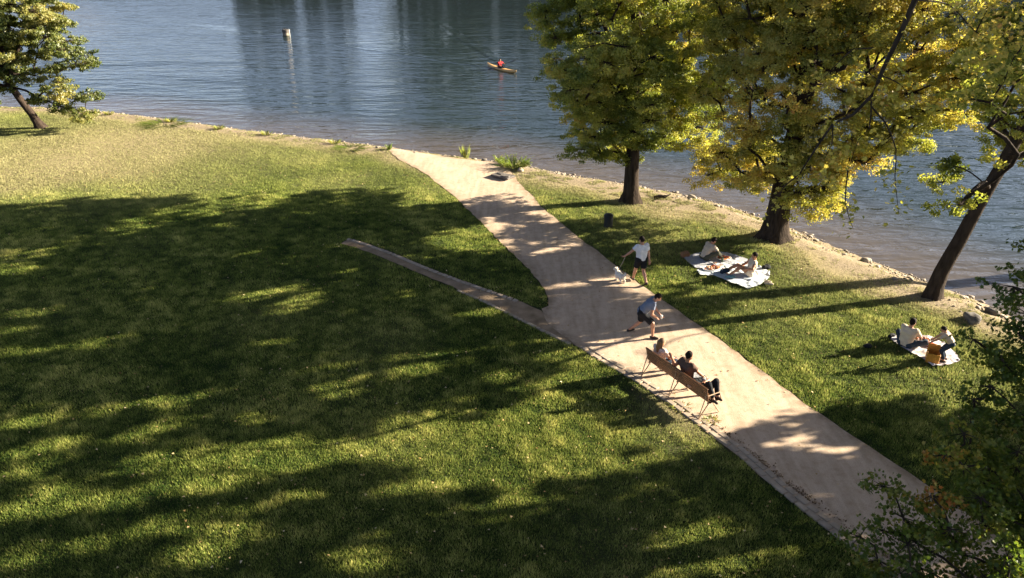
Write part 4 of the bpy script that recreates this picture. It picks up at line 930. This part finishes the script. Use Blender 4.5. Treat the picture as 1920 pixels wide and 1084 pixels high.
# ------------------------------------------------------------------ dog and leash
def dog(px, py, yaw):
    p = at(px, py); root = thing('dog', 'small fluffy white dog on a leash walking ahead of the man', 'dog', p, yaw)
    B = Body(); B.cone((0, -.13, .225), (0, .12, .24), .095, .105, .04).ell((0, .10, .21), (.085, .09, .10), None, .04).cone((0, .15, .28), (0, .24, .345), .065, .055, .04)
    B.ell((0, .27, .37), (.06, .07, .06), None, .03).cone((0, .31, .355), (0, .365, .335), .033, .022, .02)
    for s in (-1, 1):
        B.cone((s * .055, .13, .20), (s * .055, .125, .11), .045, .030, .03).cone((s * .055, .125, .11), (s * .055, .14 + s * .03, .025), .028, .024, .02).cone((s * .055, .14 + s * .03, .022), (s * .055, .17 + s * .03, .02), .024, .018, .01)
        B.cone((s * .055, -.13, .20), (s * .06, -.09 - s * .02, .13), .055, .036, .03).cone((s * .06, -.09 - s * .02, .13), (s * .058, -.17 - s * .03, .085), .034, .026, .02).cone((s * .058, -.17 - s * .03, .085), (s * .058, -.15 - s * .03, .022), .025, .022, .02).cone((s * .058, -.15 - s * .03, .022), (s * .058, -.12 - s * .03, .02), .022, .018, .01)
    B.cone((0, -.20, .27), (.01, -.27, .34), .03, .032, .02).cone((.01, -.27, .34), (.02, -.24, .40), .032, .022, .02)
    V, F = B.mesh(.0085); V = V + .006 * np.sin(V * 95 + 3 * np.sin(V[:, [2, 0, 1]] * 60)); M['fur'] = simple('white_fur', (.80, .74, .64), (.60, .53, .44), 25, .95, .01, 60, .1); mesh_np('body', V, F, M['fur'], root)
    for s in (-1, 1): E = Body().cone((s * .045, .26, .42), (s * .075, .27, .36), .018, .024, .01); V, F = E.mesh(.007); mesh_np('ear', V, F, M['fur'], root)
    mb = MB(); mb.ball((0, .387, .342), .012); mb.build('nose', M['black_plastic'], root)
    mb = MB(); mb.lathe([(.062, -.008), (.070, -.008), (.070, .008), (.062, .008)], (0, .165, .29), 18, Matrix.Rotation(R(50), 3, 'X')); mb.build('collar', M['red'], root)
    return Matrix.Translation(p) @ Matrix.Rotation(yaw, 4, 'Z') @ Vector((0, .16, .36))
neckp = dog(1162, 529, R(28))
h = wj['wr'][0] + Vector((0, 0, -.02)); pts = [h.lerp(neckp, t) - Vector((0, 0, .06 * 4 * t * (1 - t))) for t in np.linspace(0, 1, 12)]
mb = MB(); mb.tube(pts, .009, 6); props(mb.build('leash', M['shoe_pale']), 'pale thin leash running from the walking man to the dog', 'leash')

# ------------------------------------------------------------------ bench
bl_, br_ = G(1213, 703)[:2], G(1327, 786)[:2]; bdir = _n(br_ - bl_); bl_len = float(np.hypot(*(br_ - bl_))); bmid = (bl_ + br_) / 2; byaw = math.atan2(bdir[1], bdir[0])
# bench frame: x along the bench (left -> right in the photo), +y = the way one faces
bz = gz(*bmid) + .02; bench = thing('park_bench', 'long slatted wooden bench on thin splayed legs at the edge of the path', 'bench', (bmid[0], bmid[1], bz), byaw)
HL = bl_len / 2
SEAT, TOPZ = .40, .80
for sgn in (-1, 1):
    x0 = sgn * (HL / 2)
    mb = MB(); Rb = Matrix.Rotation(R(14), 3, 'X')
    for k in range(6):
        z = SEAT + .10 + k * .060; y = -.02 - (z - SEAT) * .25; mb.box((x0, y, z), (HL - .03, .018, .048), Rb, .2)
    mb.box((x0, -.02 - .42 * .25, TOPZ + .035), (HL - .01, .045, .030), Rb, .25); mb.build('backrest', M['wood'], bench)
    mb = MB()
    for k in range(6): mb.box((x0, .05 + k * .068, SEAT + .012 - .006 * abs(k - 2.5)), (HL - .03, .056, .022), None, .2)
    mb.build('seat', M['wood'], bench)
for x0 in (-HL + .06, 0, HL - .06):
    mb = MB(); mb.tube([(x0, -.26, 0), (x0, .03, SEAT - .02)], .015); mb.tube([(x0, .42, 0), (x0, .14, SEAT - .02)], .015); mb.tube([(x0, -.17, .13), (x0, .34, .13)], .010)
    mb.build('leg', M['wood_pale'], bench)
    mb = MB(); mb.box((x0, .20, SEAT - .012), (.035, .46, .026)); mb.tube([(x0, .01, SEAT - .02), (x0, -.12, TOPZ + .05)], .017); mb.tube([(x0, -.26, 0.002), (x0, -.085, SEAT + .25)], .012); mb.build('frame', M['wood_pale'], bench)
for sgn in (-1, 1): MB().tube([(sgn * (HL - .03), -.06, SEAT + .22), (sgn * (HL - .03), .30, SEAT + .22), (sgn * (HL - .03), .40, SEAT)], .014).build('armrest', M['wood_pale'], bench)
def on_bench(x, y=0.0, z=0.0): v = Matrix.Translation(bench.location) @ Matrix.Rotation(byaw, 4, 'Z') @ Vector((x, y, z)); return tuple(v)
# seated people on the bench, sharing its direction
sit = dict(kpole=[(-.2, 1, .6), (.2, 1, .6)], toes=[(0, 1, 0), (0, 1, 0)])
person('woman with long light brown hair and patterned blouse, seated on the bench', on_bench(-HL + .24, .17), byaw, (0, 0, SEAT + .11), (0, -.02, SEAT + .55), (.3, 1, -.1),
    [(-.12, .38, .58), (.16, .36, .58)], [(-1, -.3, -.8), (1, -.3, -.8)], [(-.10, .50, .09), (.10, .50, .09)], top='floral', sleeve=.5, bottom='denim', leg=1.85, hair='hair_brown', long_hair=True, scale=.93, **sit)
person('man in dark brown t-shirt seated mid-bench with one arm along the backrest', on_bench(.12, .19), byaw - R(5), (0, 0, SEAT + .11), (0, -.04, SEAT + .60), (.15, 1, -.05),
    [(-.55, -.10, SEAT + .42), (.26, .34, .56)], [(-.3, -.6, -1), (1, -.3, -.8)], [(-.16, .48, .09), (.20, .52, .09)], top='brown_shirt', sleeve=.6, bottom='grey_cloth', leg=.95, hair='hair_dark', skin='skin_tan', **sit)
lyx = HL - .42
person('person in black trousers lying on the right end of the bench with both knees up', on_bench(lyx, .22), byaw - R(90), (0, 0, SEAT + .13), (0, -.50, SEAT + .15), (.1, -.35, 1),
    [(-.10, -.12, SEAT + .27), (.10, -.14, SEAT + .27)], [(-1, 0, -.1), (1, 0, -.1)], [(-.09, .38, SEAT + .10), (.11, .44, SEAT + .12)], kpole=[(-.1, -.2, 1), (.1, -.2, 1)], toes=[(0, .95, .2), (.1, .95, .1)],
    top='black', sleeve=.6, bottom='black', leg=1.88, hair='hair_dark', scale=.92)
b = thing('shoulder_bag', 'grey fabric bag lying on the bench between the seated man and the raised knees', 'bag', on_bench(.50, .40, SEAT + .02), byaw)
S = Body().ell((0, 0, .10), (.13, .09, .11), None, .03); V, F = S.mesh(.012); mesh_np('bag_body', V, F, M['grey_cloth'], b)
mb = MB(); mb.tube([(-.1, 0, .17), (-.04, .02, .27), (.04, .02, .27), (.1, 0, .17)], .008, 6); mb.build('strap', M['black'], b)

# ------------------------------------------------------------------ picnics
def blanket(name, label, px, mats, lift, fold=.02, seed=1, cat='blanket'):
    Q = densify(G2(px), .05); 
    o, L = sheet_poly(Q, .05, name, mats); me = o.data; co = np.empty(len(me.vertices) * 3, np.float32); me.vertices.foreach_get('co', co); co = co.reshape(-1, 3)
    wa = wob(co[:, :2] + seed, 4.5); wb = wob(co[:, [1, 0]] + seed * 2, 9)
    h = fold * (1.6 * np.exp(-np.abs(wa) * 7) + .9 * np.exp(-np.abs(wb) * 6) + .5 * np.abs(wa))
    co[:, 2] = ground_z(co[:, :2]) + lift + h; me.vertices.foreach_set('co', co.ravel()); me.update(); return props(o, label, cat)
def sheet_poly(L, step, name, mat):
    bm = bmesh.new(); vs = [bm.verts.new((x, y, 0)) for x, y in L]; es = [bm.edges.new((vs[i], vs[(i + 1) % len(vs)])) for i in range(len(vs))]
    bmesh.ops.triangle_fill(bm, use_beauty=True, edges=es); lo, hi = L.min(0), L.max(0)
    for k in range(2):
        for c in np.arange(lo[k] + step, hi[k], step): bmesh.ops.bisect_plane(bm, geom=bm.verts[:] + bm.edges[:] + bm.faces[:], plane_co=(c, 0, 0) if k == 0 else (0, c, 0), plane_no=(1, 0, 0) if k == 0 else (0, 1, 0))
    me = bpy.data.meshes.new(name); bm.to_mesh(me); bm.free(); me.materials.append(mat); me.polygons.foreach_set('use_smooth', np.ones(len(me.polygons), bool))
    o = bpy.data.objects.new(name, me); COL.objects.link(o); return o, L
def pattern(name, a, b_, c3, scale):
    m, t, out = new_mat(name); tc = t.nodes.new('ShaderNodeTexCoord'); v = N(t, 'ShaderNodeTexVoronoi', i_Scale=scale); t.links.new(tc.outputs['Object'], v.inputs['Vector'])
    c = ramp(t, v.outputs['Distance'], [(.15, b_), (.28, a), (.6, a), (.75, c3)]); f = noise(t, 3, 3); c = mixc(t, f, c, a)
    p = t.nodes.new('ShaderNodeBsdfPrincipled'); p.inputs['Roughness'].default_value = .95; t.links.new(c, p.inputs['Base Color']); t.links.new(p.outputs[0], out.inputs[0]); return m
M['bl_grey'] = pattern('grey_blue_blanket', (.30, .31, .35), (.09, .12, .19), (.42, .40, .40), 12); M['bl_white'] = pattern('white_blue_blanket', (.46, .50, .53), (.24, .34, .40), (.56, .56, .55), 7); M['bl_pink'] = pattern('white_pink_blanket', (.52, .47, .48), (.42, .16, .15), (.54, .52, .54), 7)
blanket('picnic_blanket', 'grey-blue patterned blanket under the man sitting nearer the path', [(1281, 487), (1303, 478), (1335, 473), (1368, 478), (1402, 489), (1398, 502), (1368, 508), (1330, 511), (1302, 504)], M['bl_grey'], .055, seed=1)
blanket('picnic_blanket', 'white and pale blue blanket under the tanned man, larger picnic', [(1306, 510), (1345, 500), (1390, 495), (1425, 504), (1443, 513), (1442, 524), (1428, 536), (1405, 546), (1372, 534), (1340, 521), (1312, 519)], M['bl_white'], .075, .03, seed=4)
blanket('picnic_blanket', 'white and pink crumpled blanket of the smaller picnic', [(1669, 639), (1682, 630), (1712, 630), (1745, 634), (1772, 648), (1793, 668), (1799, 680), (1778, 688), (1748, 690), (1722, 672), (1690, 655)], M['bl_pink'], .06, .03, seed=7)
# food
def food(label, px, py, rx, ry, n, cols, seed, name='food_spread'):
    p = at(px, py, gz(*G(px, py)[:2]) + .10); root = thing(name, label, 'food', p, random.uniform(0, 1)); rs = np.random.default_rng(seed)
    mb = MB(); mb.lathe([(.02, 0), (1, .004), (1.06, .03), (1.0, .035), (.95, .014), (.02, .012)], (0, 0, 0), 24, Matrix(((rx, 0, 0), (0, ry, 0), (0, 0, 1)))); mb.build('tray', M['white_plastic'], root)
    for i in range(n):
        a = rs.uniform(0, 6.28); q = math.sqrt(rs.random()) * .85; s = rs.uniform(.022, .042); mb = MB(); mb.ball((q * math.cos(a) * rx, q * math.sin(a) * ry, .012 + s * .75 + (.02 if q < .4 else 0)), (s * 1.2, s, s * .8), 8, 6, .08, Matrix.Rotation(rs.uniform(0, 3), 3, 'Z')); mb.build('fruit', M[cols[i % len(cols)]], root)
    return root
M['f_red'] = simple('red_fruit', (.45, .09, .03), (.30, .05, .02), 20, .4); M['f_orange'] = simple('orange_fruit', (.62, .28, .08), (.5, .18, .05), 20, .5); M['f_brown'] = simple('brown_crust', (.32, .15, .06), (.2, .09, .04), 20, .7); M['f_green'] = simple('green_fruit', (.16, .22, .06), rough=.5)
food('wide tray of red and brown fruit on the front edge of the pale blue blanket', 1334, 508, .34, .20, 26, ['f_red', 'f_brown', 'f_orange', 'f_red'], 1)
food('tray of orange and brown snacks between the two picnickers of the larger picnic', 1356, 489, .26, .24, 20, ['f_orange', 'f_brown', 'f_orange', 'f_red'], 2)
food('small tray of reddish food in the middle of the smaller picnic', 1728, 643, .22, .18, 14, ['f_red', 'f_orange', 'f_brown'], 3)
def bag(name, label, cat, px, py, dims, mat, yaw=0, lift=.04, handle=True, bits=0):
    p = at(px, py, gz(*G(px, py)[:2]) + lift); root = thing(name, label, cat, p, yaw); S = Body(); dx, dy, dz = dims
    S.cone((-dx / 2 + dz / 2.4, 0, dz / 2), (dx / 2 - dz / 2.4, 0, dz / 2), min(dy, dz) / 2, min(dy, dz) / 2.3, .04).ell((dx * .1, 0, dz * .55), (dx * .3, dy * .5, dz * .48), None, .05); V, F = S.mesh(.012); V = V + .008 * np.sin(V * 30 + 2 * np.sin(V[:, [1, 2, 0]] * 17)); V[:, 2] = np.maximum(V[:, 2], .0); mesh_np('bag_body', V, F, M[mat], root)
    if handle: mb = MB(); mb.tube([(-dx * .25, 0, dz * .8), (-dx * .15, .03, dz * 1.15), (dx * .15, .03, dz * 1.15), (dx * .25, 0, dz * .8)], .008, 6); mb.build('strap', M['black'], root)
    return root
bag('black_bag', 'small black bag on the grass behind the tanned man', 'bag', 1436, 507, (.34, .18, .16), 'black', .4)
bag('blue_bundle', 'dark blue folded jacket between the tanned man and the tray of red fruit', 'jacket', 1358, 516, (.42, .26, .14), 'denim', .5, .10, False)
bag('teal_bundle', 'teal folded cloth by the feet of the tanned man', 'cloth', 1368, 525, (.36, .24, .07), 'teal', .2, .10, False)
bag('black_hat', 'small black cap lying on the grass left of the smaller picnic', 'cap', 1626, 653, (.24, .2, .10), 'black', .2, .03, False)
bag('dark_pouch', 'dark pouch at the left corner of the white and pink blanket', 'pouch', 1671, 634, (.26, .16, .10), 'black', .6, .05, False)
bag('red_cloth', 'pink-red cloth spread in the middle of the smaller picnic', 'cloth', 1738, 651, (.50, .30, .06), 'f_red', -.5, .09, False)
def basket(label, px, py, dims, mat, yaw, lidopen=True, lift=.05):
    p = at(px, py, gz(*G(px, py)[:2]) + lift); root = thing('picnic_basket', label, 'basket', p, yaw); dx, dy, dz = dims; mb = MB()
    for k in range(9):
        z = dz * (k + .5) / 9; g = .006 if k % 2 else 0
        for (c, s_) in (((0, dy / 2, z), (dx + g, .02, dz / 9.2)), ((0, -dy / 2, z), (dx + g, .02, dz / 9.2)), ((dx / 2, 0, z), (.02, dy - .024, dz / 9.2)), ((-dx / 2, 0, z), (.02, dy - .024, dz / 9.2))): mb.box(c, s_, None, .3)
    mb.box((0, 0, .008), (dx - .03, dy - .03, .012)); mb.build('basket_body', M[mat], root)
    mb = MB(); mb.box((0, dy / 2 + .02, dz + dy * .22), (dx, .02, dy * .45), Matrix.Rotation(R(-12), 3, 'X'), .3) if lidopen else mb.box((0, 0, dz + .012), (dx + .02, dy + .02, .02), None, .3); mb.build('lid', M[mat], root)
    mb = MB(); mb.tube([(-dx / 2, 0, dz * .9), (-dx / 2.2, 0, dz * 1.5), (0, 0, dz * 1.75), (dx / 2.2, 0, dz * 1.5), (dx / 2, 0, dz * .9)], .010, 6)
    mb.build('handle', M[mat], root); return root
M['wicker'] = simple('honey_wicker', (.58, .27, .04), (.38, .16, .02), 30, .6, .004, 60); M['wicker_brown'] = simple('brown_wicker', (.34, .17, .08), (.2, .1, .05), 30, .7, .004, 60)
basket('honey yellow wicker basket in front of the kneeling child, smaller picnic', 1746, 679, (.30, .32, .28), 'wicker', R(-25))
basket('small brown wicker basket on the grass left of the grey-blue blanket', 1284, 483, (.26, .20, .14), 'wicker_brown', R(20), False, .03)
def bottle(label, px, py, mat, h=.24):
    p = at(px, py, gz(*G(px, py)[:2]) + .09); root = thing('bottle', label, 'bottle', p); mb = MB(); mb.lathe([(.02, 0), (.034, .004), (.034, h * .6), (.014, h * .78), (.014, h * .92)], n=14); mb.build('glass', M[mat], root); mb = MB(); mb.lathe([(.016, h * .92), (.016, h), (.004, h + .002)], n=12); mb.build('cap', M['black_plastic'], root)
def plate(label, px, py, rad, mat='white_plastic', cat='plate'):
    p = at(px, py, gz(*G(px, py)[:2]) + .11); root = thing('plate', label, cat, p)
    MB().lathe([(rad * .5, 0), (rad * .7, .004), (rad, .02), (rad * .97, .024), (rad * .65, .010), (.01, .008)], n=22).build('dish', M[mat], root)
    mb = MB(); [mb.ball((rad * .4 * math.cos(a), rad * .4 * math.sin(a), .02), (.02, .03, .014), 7, 5, .1) for a in (0, 1.3, 2.9, 4.4)]; mb.build('morsels', M['f_brown'], root)
plate('white plate between the tray of red fruit and the dark blue jacket', 1350, 503, .13); plate('white plate beside the knees of the man on the grey-blue blanket', 1340, 499, .11)
plate('pale plate at the far edge of the white and pink blanket', 1748, 642, .12); plate('teal dish in front of the knees of the man of the smaller picnic', 1722, 650, .12, 'teal', 'dish')
M['green_glass'] = simple('green_glass', (.02, .05, .02), rough=.15, spec=.6)
bottle('dark green bottle standing between the two men of the larger picnic', 1353, 496, 'green_glass'); bottle('white drink bottle on the blanket before the man of the smaller picnic', 1718, 656, 'white_plastic', .20)
def shoes(label, px, py, mat, yaw):
    p = at(px, py, gz(*G(px, py)[:2]) + .05); root = thing('shoes', label, 'shoes', p, yaw)
    for s in (-1, 1): S = Body().cone((s * .07, -.1 + s * .03, .035), (s * .075, .0 + s * .03, .04), .038, .04, .03).cone((s * .075, 0 + s * .03, .035), (s * .08, .13 + s * .02, .025), .038, .028, .03); V, F = S.mesh(.01); V[:, 2] = np.maximum(V[:, 2], .0); mesh_np('shoe', V, F, M[mat], root)
shoes('pale shoes on the grass at the right corner of the larger picnic', 1440, 534, 'shoe_pale', R(70))

fl = .08
person('man in beige top with dark hair sitting on the grey-blue blanket, leaning over his knees', at(1322, 489, gz(*G(1322, 489)[:2]) + fl), R(-62), (0, -.05, .10), (.02, .20, .53), (.15, .8, -.7),
    [(-.10, .50, .16), (.22, .42, .12)], [(-1, -.2, .1), (1, -.2, -.1)], [(-.12, .60, .09), (.26, .52, .09)], kpole=[(-.5, .1, .9), (.7, .1, .7)], toes=[(.2, 1, 0), (-.1, 1, 0)], top='beige_shirt', sleeve=.6, bottom='olive', leg=1.7, skin='skin_tan')
person('tanned man in pale shirt sitting with legs stretched out on the white and blue blanket', at(1404, 520, gz(*G(1404, 520)[:2]) + fl), R(86), (0, 0, .11), (0, -.10, .58), (0, 1, -.2),
    [(-.28, .24, .34), (.24, .30, .20)], [(-1, -.5, -.2), (1, -.6, -.2)], [(-.16, .68, .09), (.20, .74, .09)], kpole=[(-.1, .2, 1), (.3, .2, .9)], toes=[(0, .8, .5), (.3, .8, .5)], top='cream_shirt', sleeve=.35, bottom='cream_shirt', leg=.45, shoe=None, skin='skin_tan')
person('man in beige shirt and dark trousers sitting with his back turned, smaller picnic', at(1695, 653, gz(*G(1695, 653)[:2]) + fl), R(-50), (0, -.02, .11), (.02, .03, .60), (.2, 1, -.35),
    [(-.06, .42, .20), (.24, .38, .16)], [(-1, -.3, -.1), (1, -.3, -.1)], [(-.10, .62, .10), (.30, .58, .10)], kpole=[(-.9, .2, .35), (.9, .2, .35)], toes=[(.8, .5, 0), (-.8, .5, 0)], top='cream_shirt', sleeve=.75, bottom='denim', leg=1.85)
person('child in beige shirt and dark jeans bending towards the yellow basket', at(1768, 681, gz(*G(1768, 681)[:2]) + .07), R(62), (0, -.10, .82), (0, .20, 1.22), (-.1, .9, -.6),
    [(-.20, .58, .80), (.10, .56, .76)], [(-1, -.3, -.3), (1, -.3, -.3)], [(-.13, .02, .09), (.13, -.04, .09)], kpole=[(0, 1, -.1), (0, 1, -.1)], toes=[(-.2, 1, 0), (.2, 1, 0)], top='beige_shirt', sleeve=.8, bottom='denim', leg=1.85, scale=.70)

# ------------------------------------------------------------------ bin by the trees
p = at(1140, 427); root = thing('litter_bin', 'dark round litter bin standing on the grass in tree shade', 'litter bin', p); root.scale = (.9, .9, .82)
mb = MB(); mb.lathe([(.16, 0), (.19, .02), (.205, .56), (.19, .57), (.175, .55), (.15, .05)], n=22); mb.build('bin_body', M['black_plastic'], root)
mb = MB(); mb.lathe([(.215, .57), (.22, .60), (.16, .66), (.03, .685)], n=22); mb.build('lid', M['black_plastic'], root)
mb = MB(); mb.box((-.24, 0, .44), (.05, .18, .03), None, .3); mb.build('handle', M['black_plastic'], root)

# ------------------------------------------------------------------ kayak, paddler, paddle
kp = G(940, 131, WATER_Z); kyaw = math.atan2(kdir[1], kdir[0])
kroot = thing('kayak', 'yellow kayak gliding towards the big tree', 'kayak', (kp[0], kp[1], WATER_Z), kyaw)
def hull():
    n, m = 34, 14; V = []; L = 5.1
    for i in range(n + 1):
        u = -1 + 2 * i / n; wdt = .31 * max(0, 1 - abs(u) ** 2.3) ** .8 + .012; zt = .17 + .16 * abs(u) ** 3; zb = -.10 + .26 * abs(u) ** 5
        for k in range(m):
            a = 2 * math.pi * k / m; c, s_ = math.cos(a), math.sin(a); V.append((u * L / 2, wdt * np.sign(c) * abs(c) ** .75, zt * .55 + (s_ * (zt * .45 + .015) if s_ > 0 else s_ * (zt * .55 - zb))))
    F = [(i * m + k, i * m + (k + 1) % m, (i + 1) * m + (k + 1) % m, (i + 1) * m + k) for i in range(n) for k in range(m)]; F += [tuple(range(m))[::-1], tuple(n * m + k for k in range(m))]; return V, F
V, F = hull(); M['kayak'] = simple('yellow_kayak', (.62, .38, .12), (.50, .28, .09), 3, .35, spec=.5); mesh_np('hull', V, F, M['kayak'], kroot)
mb = MB(); mb.lathe([(.9, .0), (1.0, .03), (1.06, .03), (1.08, 0)], (-.15, 0, .165), 26, Matrix(((.46, 0, 0), (0, .23, 0), (0, 0, 1)))); mb.build('cockpit_rim', M['black_plastic'], kroot)
mb = MB(); mb.lathe([(.02, 0), (1, .004)], (-.15, 0, .17), 26, Matrix(((.44, 0, 0), (0, .215, 0), (0, 0, 1)))); mb.build('spray_deck', M['black'], kroot)
pr, pj = person('paddler in red top sitting in the yellow kayak', (kp[0] - kdir[0] * .3, kp[1] - kdir[1] * .3, WATER_Z), kyaw - math.pi / 2, (0, 0, .14), (0, .03, .66), (0, 1, -.1),
    [(-.34, .16, .50), (.26, .52, .40)], [(-1, -.3, -.5), (1, -.3, -.5)], [(-.10, .78, .09), (.10, .78, .09)], kpole=[(0, 0, 1), (0, 0, 1)], top='red', sleeve=1.8, bottom='black', leg=1.8, hair='hair_dark', curl=1.2)
a, b = pj['wr']; d = (b - a).normalized(); c = (a + b) / 2 + Vector((0, 0, -.02)); d = Vector((.92, .28, .27)).normalized(); pd = thing('paddle', 'double-bladed black paddle held by the kayaker in red', 'paddle', c)
mb = MB(); mb.tube([-d * 1.0, d * 1.0], .016); mb.build('shaft', M['black_plastic'], pd)
for s in (-1, 1):
    Mq = d.to_track_quat('X', 'Z').to_matrix(); mb = MB(); mb.ball(d * s * 1.15, (.30, .12, .03), 14, 8, 0, Mq); mb.build('blade', M['black_plastic'], pd)
# channel marker
p = G(537, 68, WATER_Z); root = thing('channel_marker', 'squat pale post with a dark top standing out in the river', 'marker post', (p[0], p[1], WATER_Z))
mb = MB(); mb.lathe([(.42, -.8), (.42, .10), (.40, .12)], n=24); mb.build('base', M['olive'], root)
mb = MB(); mb.lathe([(.40, .12), (.40, .44), (.38, .46)], n=24); mb.build('pale_band', M['shore'], root)
mb = MB(); mb.lathe([(.44, .46), (.44, .70), (.38, .77), (.05, .79)], n=24); mb.build('dark_cap', M['greystone'], root)
for a in range(4): mb = MB(); t = a * math.pi / 2 + .5; mb.box((.3 * math.cos(t), .3 * math.sin(t), 0.81), (.12, .12, .12)); mb.build('lug', M['black_plastic'], root)
mb = MB(); mb.tube([(.44, -.1, -.8), (.44, -.1, .80)], .05, 12); mb.build('side_pole', M['white_plastic'], root)

tuft('dry_grass_clump', 'clump of dry grass growing round the right end legs of the bench', 1334, 790, .07, .22, 80, tint=.85)
tuft('dry_grass_clump', 'sparse dry grass on the kerb below the middle of the bench', 1275, 765, .06, .30, 50, tint=.8)
